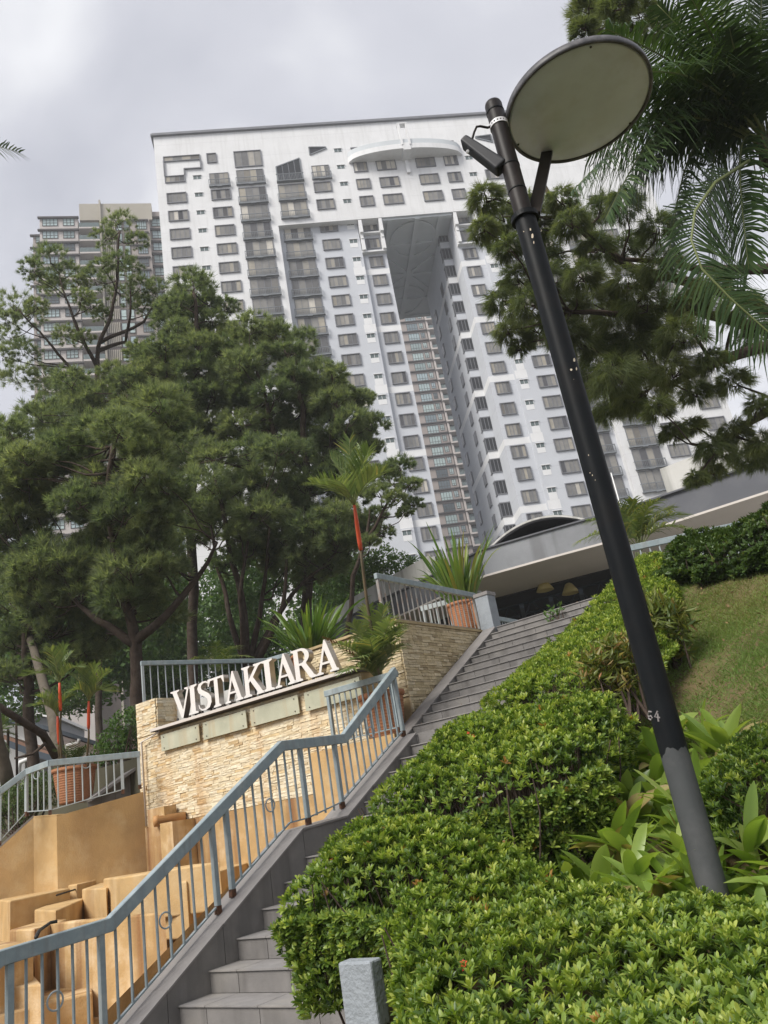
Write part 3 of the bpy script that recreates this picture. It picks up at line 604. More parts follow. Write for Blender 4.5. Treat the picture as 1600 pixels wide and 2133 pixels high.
# left tower (beyond the casuarinas)
tl, P, inv = taupe_tower('taupe high-rise with dark floor bands, partly hidden behind the leafy casuarinas on the left', 13, 125, (200, 600), None)
def c3(x, y): return x * .3, 380 + y * .3
sL = inv(*c3(275, 245))[0]; sE = inv(*c3(540, 250))[0]; sC0 = inv(*c3(700, 250))[0]; sC1 = inv(*c3(905, 300))[0]; sR0 = inv(*c3(1035, 250))[0]; sR1 = inv(*c3(1140, 560))[0] + 6
zT = inv(*c3(400, 243))[1]; fl = (inv(*c3(296, 284))[1] - inv(*c3(310, 822))[1]) / 6.0
sFL = inv(*c3(203, 290))[0]
mb = MB()
pbox(mb, P, sL, sE, 0, 18, -.1, zT)
part('wall', mb, tl, 'taupe_light', label='pale rendered wall')
mb = MB(); pbox(mb, P, sFL, sL, 3.0, 18, -.1, zT - 1.6); pbox(mb, P, sC1, sR0, 0, 18, -.1, zT - .6); pbox(mb, P, sR0, sR1, 1.2, 18, -.1, zT + 2.2); part('wall', mb, tl, 'taupe_paint', label='taupe rendered wall')
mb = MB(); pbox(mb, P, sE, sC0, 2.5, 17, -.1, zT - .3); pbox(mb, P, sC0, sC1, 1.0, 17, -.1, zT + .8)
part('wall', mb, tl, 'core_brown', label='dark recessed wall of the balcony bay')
mb = MB(); zR = inv(*c3(700, 132))[1]; pbox(mb, P, inv(*c3(545, 132))[0], inv(*c3(1048, 140))[0], .6, 15, zT - .2, zR); pbox(mb, P, sC0 - .3, sC0 + .0, .2, 4, -.1, zR + .6)
part('rooftop_block', mb, tl, 'olive_concrete')
mb = MB()
for k in range(30):
    z = zT - fl * k
    pbox(mb, P, sL - .3, sE + .2, -.45, .02, z - .1 - .32, z - .1); pbox(mb, P, sFL - .5, sL - .31, 2.6, 3.1, z - 1.9, z - 1.6)
    pbox(mb, P, sC1 - .2, sR0 - .2, -.4, .02, z - 1.25, z - .95); pbox(mb, P, sR0 - .6, sR1, .7, 1.25, z + .4, z + .72)
part('floor_ledge', mb, tl, 'taupe_dark', kind='stuff')
mb = MB()
for k in range(18):
    z = zT - fl * k; pbox(mb, P, sE + .21, sC0 - .3, -.3, 2.6, z - fl + .0, z - fl + .35)
part('balcony_slab', mb, tl, 'taupe_light', kind='stuff')
mb = MB()
for k in range(18):
    z = zT - fl * k; pbox(mb, P, sE + .22, sC0 - .31, -.28, -.22, z - fl + .36, z - fl + 1.35)
part('balcony_glass', mb, tl, 'vent_glass', kind='stuff')
mb = MB()
for k in range(18):
    z = zT - fl * k
    for s in np.linspace(sC0 + .3, sC0 + (sC1 - sC0) * .42, 7): pbox(mb, P, s, s + .16, .7, 1.01, z - fl + .5, z - .2)
part('screen_slat', mb, tl, 'olive_concrete', kind='stuff')
s296, s400 = inv(*c3(296, 284))[0], inv(*c3(400, 284))[0]; s440, s515 = inv(*c3(440, 290))[0], inv(*c3(515, 290))[0]
for k in range(24):
    z = zT - fl * k
    glazed(tl, P, s296, s400, 0, z - fl + .95, z - fl + 2.95, 4); glazed(tl, P, s440, s515, 0, z - fl + .95, z - fl + 2.95, 3)
    glazed(tl, P, sC1 + 1.2, sC1 + 6.2 if sC1 + 6.2 < sR0 - .5 else sR0 - .6, 0, z - fl - .1, z - fl + 1.9, 4); glazed(tl, P, sR0 + .35, sR0 + 2.4, 1.2, z - fl + 1.6, z - fl + 3.5, 2)
    if k % 1 == 0:
        glazed(tl, P, sC0 + (sC1 - sC0) * .5, sC0 + (sC1 - sC0) * .68, 1.0, z - fl + .5, z - fl + 2.6, 1); glazed(tl, P, sC0 + (sC1 - sC0) * .76, sC0 + (sC1 - sC0) * .94, 1.0, z - fl + .5, z - fl + 2.6, 1)
    glazed(tl, P, sFL + .5, sFL + 2.1, 3.0, z - fl - .4, z - fl + 1.5, 2)
# tower seen through the gap
tg, P2, inv2 = taupe_tower('taupe high-rise seen through the tall gap of the white tower', 7.5, 185, (900, 900), None)
def c5(x, y): return 820 + x * .2, 640 + y * .2
g0 = inv2(*c5(60, 175))[0]; gw0 = inv2(*c5(130, 175))[0]; gw1 = inv2(*c5(240, 175))[0]; gs0 = inv2(*c5(262, 175))[0]; gs1 = inv2(*c5(300, 175))[0]; ge = inv2(*c5(325, 175))[0]
zt = inv2(*c5(200, 175))[1]; flg = (zt - inv2(*c5(357, 1355))[1]) / 11.0
mb = MB(); pbox(mb, P2, g0 - 14, ge, 0, 18, -.1, zt + 12); part('wall', mb, tg, 'taupe_paint')
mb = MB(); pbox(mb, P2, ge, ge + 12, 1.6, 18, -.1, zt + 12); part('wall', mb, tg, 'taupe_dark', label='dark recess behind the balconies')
m1 = MB(); m2 = MB(); m3 = MB()
for k in range(-2, 21):
    z = zt - flg * k
    pbox(m1, P2, g0 - 14, ge + .2, -.4, .02, z - flg + .55, z - flg + .88)
    pbox(m2, P2, ge + .21, ge + 4.6, -.9, 1.7, z - flg + .35, z - flg + .8); pbox(m2, P2, ge + .25, ge + .75, -.3, 1.58, z - flg + .81, z + .3)
    pbox(m3, P2, ge + .8, ge + 4.5, -.85, -.78, z - flg + .81, z - flg + 1.75)
    glazed(tg, P2, gw0, gw1, 0, z - 2.2, z, 4); glazed(tg, P2, gs0, gs1, 0, z - 1.6, z, 2); glazed(tg, P2, ge + 1.2, ge + 4.0, 1.6, z - 2.1, z + .1, 2)
part('floor_ledge', m1, tg, 'taupe_dark', kind='stuff'); part('balcony_slab', m2, tg, 'taupe_light', kind='stuff'); part('balcony_glass', m3, tg, 'vent_glass', kind='stuff')

# ================================================================== PAVILION AT THE TOP OF THE STAIRS
pv_pts = [(1700, 925), (1600, 960), (1430, 1018), (1300, 1062), (1130, 1110), (1000, 1148), (880, 1210), (770, 1262), (690, 1308), (640, 1345)]
ZF, ZB = 8.5, 7.72
top = [pz(x, y, ZF) for x, y in pv_pts]
pav = thing('pavilion', 'low drop-off pavilion with grey curved roof edge at the top of the stairs', 'building', (top[4][0], top[4][1], 4.15))
def inward(p, k): # offset away from the camera, horizontally
    d = np.array([p[0], p[1], 0.0]); d /= np.linalg.norm(d); return p + d * k
def ribbon(mb, pts, z0, z1, k0, k1):
    for a, b in zip(pts, pts[1:]):
        q = []
        for z in (z0, z1):
            for p, k in ((a, k0), (b, k0), (b, k1), (a, k1)):
                c = inward(p, k); q.append((c[0], c[1], z))
        mb.hexa(q)
mb = MB(); ribbon(mb, top[3:6], ZB, ZF, 0, .3); part('fascia', mb, pav, 'pavilion_grey', label='weathered grey fascia over the entrance')
for seg_, lb_ in ((top[:4], 'dark grey fascia on the right'), (top[5:], 'dark grey curving fascia on the left')):
    mb = MB(); ribbon(mb, seg_, ZB, ZF, .03, .33); part('fascia', mb, pav, 'pavilion_dark', label=lb_)
mb = MB(); ribbon(mb, top, ZB - .06, ZB + .001, -.02, 3.2); part('soffit', mb, pav, 'soffit_beige')
mb = MB(); ribbon(mb, top, ZF - .2, ZF - .02, .34, 14); part('roof', mb, pav, 'pavilion_dark')
mb = MB(); ribbon(mb, top, ZF + .001, ZF + .05, -.06, .34); part('roof_trim', mb, pav, 'pavilion_dark')
def pxr(L, z): return [pz(x, y, z) for x, y in L]
mb = MB(); ribbon(mb, pxr([(1700, 925), (1600, 962), (1480, 1002), (1392, 1034)], ZF + .06), ZF + .06, ZF + .98, .15, .45); part('roof_parapet', mb, pav, 'pavilion_white')
mb = MB()
base = pxr([(905, 1203), (868, 1222), (800, 1256), (740, 1288), (690, 1316), (640, 1348)], ZF + .06); ribbon(mb, base, ZF + .06, ZF + .92, .1, .4)
c = inward(base[0], .4); c2 = inward(base[0], 3.5); mb.beam((c[0], c[1], ZF + .49), (c2[0], c2[1], ZF + .49), .3, .86); part('roof_parapet', mb, pav, 'pavilion_white')
# dark barrel vault behind the entrance fascia
mb = MB(); c0 = inward(pz(990, 1150, ZF), 1.2); c1 = inward(pz(1262, 1074, ZF), 1.2); dv_ = c1 - c0; Lv = np.linalg.norm(dv_); dv_ /= Lv; bk = np.array([-dv_[1], dv_[0], 0]); bk = bk if bk[1] > 0 else -bk
prev = None; nv = 20
for k in range(nv + 1):
    u = k / nv; h = .92 * (1 - (2 * u - 1) ** 2)
    p = c0 + dv_ * Lv * u; p = np.array([p[0], p[1], ZF - .15 + h]); cur = p
    if prev is not None: mb.hexa([prev, cur, cur + bk * 7, prev + bk * 7, prev + Zv * .14, cur + Zv * .14, cur + bk * 7 + Zv * .14, prev + bk * 7 + Zv * .14])
    prev = cur
mb.box((c0 + c1) / 2 + bk * 7.1 + Zv * .2, Lv, .2, 1.6, dv_, bk)
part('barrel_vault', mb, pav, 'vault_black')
mb = MB()
for k in range(nv):
    u0, u1 = k / nv, (k + 1) / nv; h0 = .92 * (1 - (2 * u0 - 1) ** 2); h1 = .92 * (1 - (2 * u1 - 1) ** 2)
    p0 = c0 + dv_ * Lv * u0; p1 = c0 + dv_ * Lv * u1
    mb.beam((p0[0], p0[1], ZF - .08 + h0), (p1[0], p1[1], ZF - .08 + h1), .05, .06)
o = part('vault_edge', mb, pav, 'pavilion_white'); o.location = Vector(o.location) - Vector(bk) * .1
# inside: ceiling, back wall, trusses, lamps
mb = MB(); ribbon(mb, top, 7.0, 7.15, 12.5, 13.0); 
for a, b in zip(top, top[1:]):
    q = []
    for z in (4.15, 7.6):
        for p, k in ((a, 9.5), (b, 9.5), (b, 9.8), (a, 9.8)): cc = inward(p, k); q.append((cc[0], cc[1], z))
    mb.hexa(q)
part('back_wall', mb, pav, 'soffit_paint')
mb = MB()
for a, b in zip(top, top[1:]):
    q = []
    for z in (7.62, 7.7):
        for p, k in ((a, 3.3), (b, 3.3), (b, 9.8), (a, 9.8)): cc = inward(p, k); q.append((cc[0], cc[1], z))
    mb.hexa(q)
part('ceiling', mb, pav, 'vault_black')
def truss(x0, x1, zt, dep):
    mb = MB(); a = inward(pz(*x0, zt), dep); b = inward(pz(*x1, zt), dep)
    a = np.array([a[0], a[1], zt]); b = np.array([b[0], b[1], zt]); n = 6
    mb.tube([a, b], .06, 6); lo = .62
    e = (b - a) / np.linalg.norm(b - a)
    mb.tube([a + e * .4 - Zv * lo, b - e * .4 - Zv * lo], .07, 6)
    for k in range(n):
        p0 = a + (b - a) * k / n; p1 = a + (b - a) * (k + .5) / n - Zv * lo; p2 = a + (b - a) * (k + 1) / n
        mb.tube([p0, p1], .03, 5); mb.tube([p1, p2], .03, 5)
    part('truss', mb, pav, 'truss_blue')
for dep in (2.5, 4.5, 6.5): truss((1010, 1245), (1290, 1165), 7.6, dep)
for k in range(6):
    u = k / 5; p = inward(top[3] * (1 - u) + top[5] * u, 2.2); q = inward(top[3] * (1 - u) + top[5] * u, 9.0)
    mb = MB(); mb.beam((p[0], p[1], 6.95), (q[0], q[1], 6.95), .14, .16); part('tie_beam', mb, pav, 'truss_blue')
for x, y in ((1133, 1218), (1186, 1224)):
    p = at(x, y, 26.5); t = thing('pendant_lamp', 'yellow bell pendant lamp hanging under the pavilion roof, %s' % ('left one of the two' if x < 1150 else 'right one of the two'), 'lamp', p, 'pendant lamps under the pavilion roof')
    mb = MB(); mb.lathe(p, [(.05, .16), (.12, .12), (.2, -.02), (.3, -.2), (.27, -.2), (.1, -.02)], 16); part('lamp_shade', mb, t, 'lamp_yellow', smooth=True)
    mb = MB(); mb.tube([p + Zv * .16, (p[0], p[1], 7.62)], .012, 5); part('cord', mb, t, 'cable_black')
mb = MB(); fp = at(1290, 1045, 30); ft = at(1258, 915, 32); mb.tube([(fp[0], fp[1], 8.3), (fp[0], fp[1], 12.1)], [.035, .02], 8)
single('flagpole', mb, 'gutter_white', 'thin white flagpole standing behind the pavilion roof', 'flagpole', smooth=True)
# ================================================================== STAIRS
stairs = thing('stone_staircase', 'grey tiled staircase climbing between the parapet and the clipped hedges', 'staircase', W(5.0, 4.5, 0))
steps = [(3.58, -.11), (3.91, .06), (4.24, .23), (4.57, .40), (4.90, .57), (5.23, .745), (5.555, .92), (5.88, 1.09), (6.20, 1.27)]
steps = [(b, z, 4.02, 6.0) for b, z in steps] + [(6.70 + .261 * j, 1.41 + .141 * j, 3.7, 6.3) for j in range(20)]
for k, (b, z, a0, a1) in enumerate(steps):
    b1 = steps[k + 1][0] + .05 if k + 1 < len(steps) else 13.04
    rise = z - steps[k - 1][1] if k else .17
    mb = MB(); mb.abox(a0, a1, b + .012, b1, z - rise - .25, z - .011); st = part('step', mb, stairs, 'mortar')
    off = (.33, .63)[k % 2] if k > 8 else .33 + .02 * (k % 3)
    edges = [a1] + [a1 - off - .6 * i for i in range(6) if a1 - off - .6 * i > a0 + .05] + [a0]
    for e0, e1 in zip(edges, edges[1:]):
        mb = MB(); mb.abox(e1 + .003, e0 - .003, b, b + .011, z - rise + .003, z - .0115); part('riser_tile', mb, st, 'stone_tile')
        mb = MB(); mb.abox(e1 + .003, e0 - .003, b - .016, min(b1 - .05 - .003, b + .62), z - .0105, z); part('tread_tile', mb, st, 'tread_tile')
# ---- parapet along the lower flights
par = thing('stair_parapet', 'grey tiled parapet wall with sloping coping on the left of the lower stairs', 'parapet', W(6.16, 5, 0))
ptop = [(2.6, -.54), (6.2, 1.54), (6.9, 1.585), (8.42, 2.41)]
def pz_at(b): return float(np.interp(b, [p[0] for p in ptop], [p[1] for p in ptop]))
def slab(mb, a0, a1, b0, b1, zl0, zl1, zh0, zh1):   # box in the stair frame with sloping top and bottom
    mb.hexa([W(a0, b0, zl0), W(a0, b1, zl1), W(a1, b1, zl1), W(a1, b0, zl0), W(a0, b0, zh0), W(a0, b1, zh1), W(a1, b1, zh1), W(a1, b0, zh0)])
mb = MB()
for (b0, z0), (b1, z1) in zip(ptop, ptop[1:]): slab(mb, 6.012, 6.33, b0, b1, -.3, -.3, z0 - .022, z1 - .022)
part('core', mb, par, 'ochre_plaster')
cuts = sorted(set([p[0] for p in ptop] + list(np.arange(2.6, 6.2, .62)) + [7.42, 7.95])); cuts = [c for i, c in enumerate(cuts) if i == 0 or c - cuts[i - 1] > .12]
for c0, c1 in zip(cuts, cuts[1:]):
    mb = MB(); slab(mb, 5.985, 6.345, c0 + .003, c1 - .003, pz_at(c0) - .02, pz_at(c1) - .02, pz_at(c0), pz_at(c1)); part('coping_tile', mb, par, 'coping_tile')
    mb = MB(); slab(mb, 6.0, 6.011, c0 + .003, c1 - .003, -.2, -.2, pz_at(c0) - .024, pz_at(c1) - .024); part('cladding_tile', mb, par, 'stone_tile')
mb = MB(); mb.abox(6.0, 6.31, 8.421, 8.435, 1.9, 2.38); part('cladding_tile', mb, par, 'stone_tile')
mb = MB(); mb.abox(5.72, 5.995, 8.44, 8.75, 1.9, 2.40); part('end_block', mb, par, 'stone_tile')
# ---- stringer of the upper flight
strg = thing('stair_stringer', 'thin grey sloping stringer between upper stairs and the golden stone wall', 'stringer', W(6.42, 10, 2))
def zs(b): return 2.64 + .557 * (b - 9.0)
for c0, c1 in [(8.45 + .53 * i, 8.45 + .53 * (i + 1)) for i in range(6)]:
    c1 = min(c1, 11.6)
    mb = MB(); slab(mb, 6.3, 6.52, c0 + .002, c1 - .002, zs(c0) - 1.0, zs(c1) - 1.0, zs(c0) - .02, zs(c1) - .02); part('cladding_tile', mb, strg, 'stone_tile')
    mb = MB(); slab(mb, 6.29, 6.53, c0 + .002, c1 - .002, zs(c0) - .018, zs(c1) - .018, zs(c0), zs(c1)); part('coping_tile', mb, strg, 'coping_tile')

# ================================================================== STONE CLADDING
STV = {}
def stone_mesh(kind, v):
    key = (kind, v)
    if key not in STV:
        r = random.Random(hash(key) % 9999); q = MB()
        d = .5; P = []
        for z in (0, 1):
            for x, y in ((0, 0), (1, 0), (1, 1), (0, 1)): P.append((x, y, z))
        # unit stone: x along the wall, y outwards (front at y=1), z up; front face split in four for a hewn look
        f = [(x + r.uniform(-.015, .015), 1 + r.uniform(-.25, .12), z + r.uniform(-.05, .05)) for z in (0, .5, 1) for x in (0, .5, 1)]
        back = [(0, 0, 0), (1, 0, 0), (1, 0, 1), (0, 0, 1)]
        V = f + back
        Fq = [(0, 1, 4, 3), (1, 2, 5, 4), (3, 4, 7, 6), (4, 5, 8, 7), (9, 10, 2, 1, 0), (10, 11, 8, 5, 2), (11, 12, 6, 7, 8), (12, 9, 0, 3, 6), (9, 12, 11, 10)]
        q.add(V, Fq); STV[key] = q
    return STV[key]
def clad(parent, inside, u, out, org, L, H, mat_name, nmax, near):
    """rows of hewn stones over the rectangle L x H at org; u along, out outwards. The nmax nearest are parts, the rest one part"""
    u = np.array(u, float); out = np.array(out, float); org = np.array(org, float); rr = random.Random(5); stones = []
    z = 0
    while z < H - .02:
        h = rr.choice((.032, .038, .042, .05)); x = -rr.uniform(0, .2)
        while x < L:
            wd = rr.uniform(.10, .26); x0 = max(x, 0); x1 = min(x + wd, L)
            if x1 - x0 > .03 and inside((x0 + x1) / 2, z + h / 2, x0, x1, z, z + h): stones.append((x0, x1, z, min(z + h, H), rr.uniform(.014, .028), rr.randrange(8)))
            x += wd
        z += h
    stones.sort(key=lambda s: near(s)); rest = MB(); cache = {}
    for i, (x0, x1, z0, z1, d, v) in enumerate(stones):
        q = stone_mesh(mat_name, v); sc = (x1 - x0 - .004, d, z1 - z0 - .003)
        V = [u * p[0] * sc[0] + out * p[1] * sc[1] + Zv * p[2] * sc[2] for p in q.v]; pos = org + u * (x0 + .002) + Zv * z0
        if i < nmax:
            m2 = MB(); m2.add(V, q.f); link('stone', m2.mesh('stone', [mat_name]), parent, pos)
        else: rest.add([p + pos for p in V], q.f)
    if rest.v: part('stone_courses', rest, parent, mat_name, kind='stuff')
# ---- sign wall
sw = thing('sign_wall', 'cream split-stone wall carrying the raised letters and four frosted panels', 'wall', W(9.5, 8.9, 0))
mb = MB(); mb.abox(7.0, 12.2, 8.76, 9.34, -.1, 3.42); mb.abox(11.62, 12.2, 8.762, 9.33, 3.421, 4.0); part('core', mb, sw, 'stone_backing')
mb = MB(); mb.abox(7.86, 12.2, 8.70, 8.758, -.1, 1.93); part('plaster_base', mb, sw, 'ochre_stained')
clad(sw, lambda x, z, x0, x1, z0, z1: (x1 < 4.31 or z0 > .53) , -Av, -Bv, W(12.17, 8.76, 1.94), 5.17, 1.47, 'cream_stone', 290, lambda s: -s[0])
clad(sw, lambda x, z, x0, x1, z0, z1: True, -Av, -Bv, W(12.17, 8.76, 3.42), .55, .6, 'cream_stone', 60, lambda s: s[0])
clad(sw, lambda x, z, x0, x1, z0, z1: True, Bv, -Av, W(11.62, 8.76, 3.42), .55, .6, 'cream_stone', 60, lambda s: s[0])
mb = MB(); mb.abox(6.98, 11.6, 8.60, 9.2, 3.421, 3.455); part('shelf', mb, sw, 'dark_metal')
mb = MB(); mb.abox(6.98, 11.6, 8.585, 8.60, 3.43, 3.475); part('shelf_edge', mb, sw, 'soffit_beige')
mb = MB(); mb.abox(9.9, 11.6, 9.18, 9.33, 3.456, 3.86); part('back_upstand', mb, sw, 'pavilion_white')
mb = MB(); mb.tube([W(11.45, 8.66, 3.40), W(11.95, 8.66, 3.32), W(11.95, 8.67, 1.95)], .018, 8); part('conduit', mb, sw, 'soffit_beige', smooth=True)
for x0, x1, ym in ((330, 411, 1547), (417, 509, 1513), (516, 619, 1488), (629, 749, 1455)):
    a0 = pb(x0, ym, 8.62) @ Av; a1 = pb(x1, ym, 8.62) @ Av
    mb = MB(); mb.abox(a1, a0, 8.675, 8.69, 3.075, 3.345); gpan = part('glass_panel', mb, sw, 'frosted_glass')
    for aa_ in (a1 + .08, a0 - .08):
        for z in (3.12, 3.30): mb = MB(); mb.lathe(W(aa_, 8.72, z), [(.009, 0), (.009, .055), (.0, .057)], 8, ax=-Bv); part('standoff', mb, gpan, 'dark_metal')
# ---- letters
def letter_outline(ch):
    """closed outlines in a unit-high cap box; the first is the outer one"""
    def ser(x0, x1, y0, y1): return [(x0, y0), (x1, y0), (x1, y1), (x0, y1)]
    if ch == 'I': return .34, [[(0, 0), (.34, 0), (.34, .05), (.25, .09), (.25, .91), (.34, .95), (.34, 1), (0, 1), (0, .95), (.09, .91), (.09, .09), (0, .05)]]
    if ch == 'V': return .80, [[(.38, -.02), (.44, -.02), (.71, .93), (.80, .955), (.80, 1), (.55, 1), (.55, .955), (.64, .92), (.455, .26), (.25, .92), (.34, .955), (.34, 1), (0, 1), (0, .955), (.08, .93)]]
    if ch == 'T': return .72, [[(.20, 0), (.52, 0), (.52, .045), (.44, .09), (.44, .93), (.60, .93), (.68, .76), (.72, .76), (.71, 1), (.01, 1), (0, .76), (.04, .76), (.12, .93), (.28, .93), (.28, .09), (.20, .045)]]
    if ch == 'A': return .84, [[(0, 0), (.26, 0), (.26, .045), (.175, .075), (.245, .28), (.525, .28), (.59, .08), (.50, .045), (.50, 0), (.84, 0), (.84, .045), (.765, .08), (.46, 1.02), (.41, 1.02), (.09, .085), (0, .045)], [(.265, .345), (.385, .72), (.505, .345)]]
    if ch == 'K': return .84, [[(0, 0), (.33, 0), (.33, .045), (.25, .085), (.25, .44), (.31, .50), (.56, .085), (.52, .045), (.52, 0), (.84, 0), (.84, .045), (.755, .085), (.43, .60), (.68, .91), (.79, .955), (.79, 1), (.48, 1), (.48, .955), (.55, .92), (.25, .545), (.25, .915), (.33, .955), (.33, 1), (0, 1), (0, .955), (.085, .915), (.085, .085), (0, .045)]]
    if ch == 'R':
        arc = [(.34 + .30 * math.cos(t), .745 + .255 * math.sin(t)) for t in np.linspace(-.9, 1.45, 12)]
        inn = [(.33 + .155 * math.cos(t), .735 + .195 * math.sin(t)) for t in np.linspace(-1.5, 1.5, 10)]
        return .82, [[(0, 0), (.33, 0), (.33, .045), (.25, .085), (.25, .47), (.33, .47), (.56, .06), (.63, 0), (.82, 0), (.82, .045), (.74, .09)] + [(.50, .50)] + arc + [(.30, 1), (0, 1), (0, .955), (.085, .915), (.085, .085), (0, .045)], [(.25, .54)] + inn + [(.25, .93)]]
    if ch == 'S':
        pts = [(.50, .80), (.47, .90), (.38, .965), (.27, .965), (.155, .915), (.115, .80), (.15, .69), (.27, .59), (.39, .50), (.47, .39), (.475, .24), (.42, .11), (.30, .04), (.18, .05), (.09, .12), (.055, .25)]
        wd = [.012, .018, .026, .034, .058, .072, .078, .08, .08, .078, .072, .058, .034, .026, .018, .012]
        P = np.array(pts); d = np.gradient(P, axis=0); d /= np.linalg.norm(d, axis=1, keepdims=True); n = np.c_[-d[:, 1], d[:, 0]]; wv_ = np.array(wd)[:, None]
        Lp = P + n * wv_; Rp = P - n * wv_
        return .56, [[(.045, .27)] + [tuple(p) for p in Rp[::-1]][1:-1] + [(.535, .72), (.535, .98), (.50, .98)] + [tuple(p) for p in Lp][1:-1] + [(.045, .02), (.02, .02), (.02, .27)]] if False else [[tuple(p) for p in Lp] + [(.02, .27), (.02, .03), (.05, .03)][0:0] + [tuple(p) for p in Rp[::-1]]]
sign = thing('sign', 'raised white metal letters reading VISTA KIARA on top of the cream stone wall', 'sign', W(9.3, 8.78, 3.456))
lx = [('V', 357, 400), ('I', 392, 412), ('S', 410, 441), ('T', 434, 469), ('A', 467, 505), ('K', 505, 550), ('I', 546, 570), ('A', 570, 616), ('R', 608, 657), ('A', 655, 703)]
LH = .475
for ch, x0, x1 in lx:
    ym = 1470 + ((x0 + x1) / 2 - 378) * (1368 - 1470) / (680 - 378)
    aL = pb(x0, ym, 8.70) @ Av; aR = pb(x1, ym, 8.70) @ Av
    uw, loops = letter_outline(ch)
    sx = max((aL - aR) / uw, .40)
    cu = bpy.data.curves.new('letter_curve', 'CURVE'); cu.dimensions = '2D'; cu.fill_mode = 'BOTH'; cu.extrude = .5
    for lp in loops:
        sp = cu.splines.new('POLY'); sp.points.add(len(lp) - 1); sp.use_cyclic_u = True
        for q, (x, y) in zip(sp.points, lp): q.co = (x, y, 0, 1)
    tmp = bpy.data.objects.new('tmp', cu); COL.objects.link(tmp); dg = bpy.context.evaluated_depsgraph_get()
    me0 = bpy.data.meshes.new_from_object(tmp.evaluated_get(dg)); bpy.data.objects.remove(tmp)
    pos = W(aL, 8.70, 3.53); me = me0; me.materials.clear(); me.materials.append(MATS['letter_white']); me.materials.append(MATS['letter_side'])
    for v in me.vertices:
        x, y, z = v.co; v.co = Vector(-Av * x * sx + Zv * y * LH + Bv * (.11 * (.5 - z)))
    for p in me.polygons:
        p.material_index = 0 if abs(Vector(p.normal).z) > .5 and False else 0
    me.update()
    for p in me.polygons:
        p.material_index = 0 if abs(p.normal.dot(Vector(Bv))) > .9 else 1
    me.name = 'letter'; lo = link('letter', me, sign, pos)
    for fx in ((.15, .75) if uw > .5 else (.5,)):
        mbk = MB(); c = pos - Av * uw * sx * fx + Bv * .05; mbk.beam(c - Zv * .07, c + Zv * .02, .03, .03, up=Bv)
        part('foot', mbk, lo, 'dark_metal', loc=pos)
mb = MB(); mb.beam(W(11.5, 8.75, 3.46), W(7.3, 8.75, 3.46), .12, .03); part('base_channel', mb, sign, 'dark_metal')

# ---- plaster ledge with the pot, upper stone wall
mb = MB(); mb.abox(6.345, 7.855, 8.43, 9.18, -.1, 2.46)
single('plaster_ledge', mb, 'ochre_plaster', 'ochre plaster block under the tall palm pot, beside the parapet', 'ledge')
uw_ = thing('stone_wall', 'golden split-stone retaining wall rising beside the upper stairs', 'wall', W(7.2, 10.5, 2))
mb = MB(); mb.abox(6.6, 8.6, 9.25, 13.03, .5, 4.06); part('core', mb, uw_, 'stone_backing')
clad(uw_, lambda x, z, x0, x1, z0, z1: 2.4 + z1 > zs(9.25 + x) - .05, Bv, -Av, W(6.6, 9.25, 2.4), 2.45, 1.66, 'gold_stone', 290, lambda s: 1)
clad(uw_, lambda x, z, x0, x1, z0, z1: True, -Av, -Bv, W(8.6, 9.25, 3.0), 2.0, 1.06, 'gold_stone', 0, lambda s: 1)
mb = MB(); mb.abox(6.555, 8.6, 9.2, 13.03, 4.061, 4.10); part('capping', mb, uw_, 'stone_backing')

# ---- ochre cascade fountain
fo = thing('cascade_fountain', 'ochre plastered stepped cascade fountain with staggered blocks below the sign wall', 'fountain', W(8.5, 7, 0))
def qblock(C, L_, Rr, z, zb, m='ochre_plaster', nm='block'):
    c = pz(*C, z); l = pz(*L_, z); r = pz(*Rr, z); o4 = l + r - c
    mb = MB(); P = [c, r, o4, l]; lo = [np.array([p[0], p[1], zb]) for p in P]
    mb.hexa(lo + P); ob = part(nm, mb, fo, m)
    bv = ob.modifiers.new('bevel', 'BEVEL'); bv.width = .018; bv.segments = 2; return ob
qblock((21, 1877), (-60, 1869), (146, 1850), 1.24, .67)
qblock((160, 1842), (120, 1846), (283, 1814), 1.27, .7)
qblock((221, 1850), (171, 1852), (338, 1806), 1.21, .74)
qblock((116, 1897), (72, 1895), (176, 1871), 1.08, .2)
qblock((-30, 1990), (-90, 1985), (70, 1962), .9, .2, 'ochre_stained')
qblock((72, 1935), (20, 1937), (140, 1914), .99, -.08, 'ochre_stained')
qblock((135, 1921), (80, 1924), (345, 1900), 1.0, -.08, 'ochre_stained')
qblock((388, 1835), (332, 1842), (545, 1788), 1.17, .55)
qblock((400, 1960), (370, 1965), (520, 1930), .6, -.08, 'ochre_stained')
qblock((250, 1828), (215, 1830), (458, 1795), 1.32, .8)
qblock((88, 2050), (-20, 2060), (70, 2030), .55, .0, 'ochre_stained', 'step')
qblock((193, 2066), (-40, 2124), (188, 2042), .36, -.08, 'ochre_stained', 'step')
qblock((330, 2085), (-60, 2190), (300, 2055), .10, -.08, 'ochre_stained', 'step')
def pcol(x0, x1, ytop, b0, z0, zt=None, m='ochre_stained'):
    p0 = pb(x0, ytop, b0); p1 = pb(x1, ytop, b0); mb = MB(); mb.abox(p1 @ Av, p0 @ Av, b0, 8.69, z0, p0[2]); part('pillar', mb, fo, m)
def pblock(pts, z, zb, m='ochre_plaster', nm='ledge'):
    P = [pz(x, y, z) for x, y in pts]; mb = MB(); mb.prism([np.array([p[0], p[1], zb]) for p in P], Zv * (z - zb)); part(nm, mb, fo, m)
pcol(307, 342, 1687, 8.45, .3); pcol(333, 359, 1716, 8.25, .3)
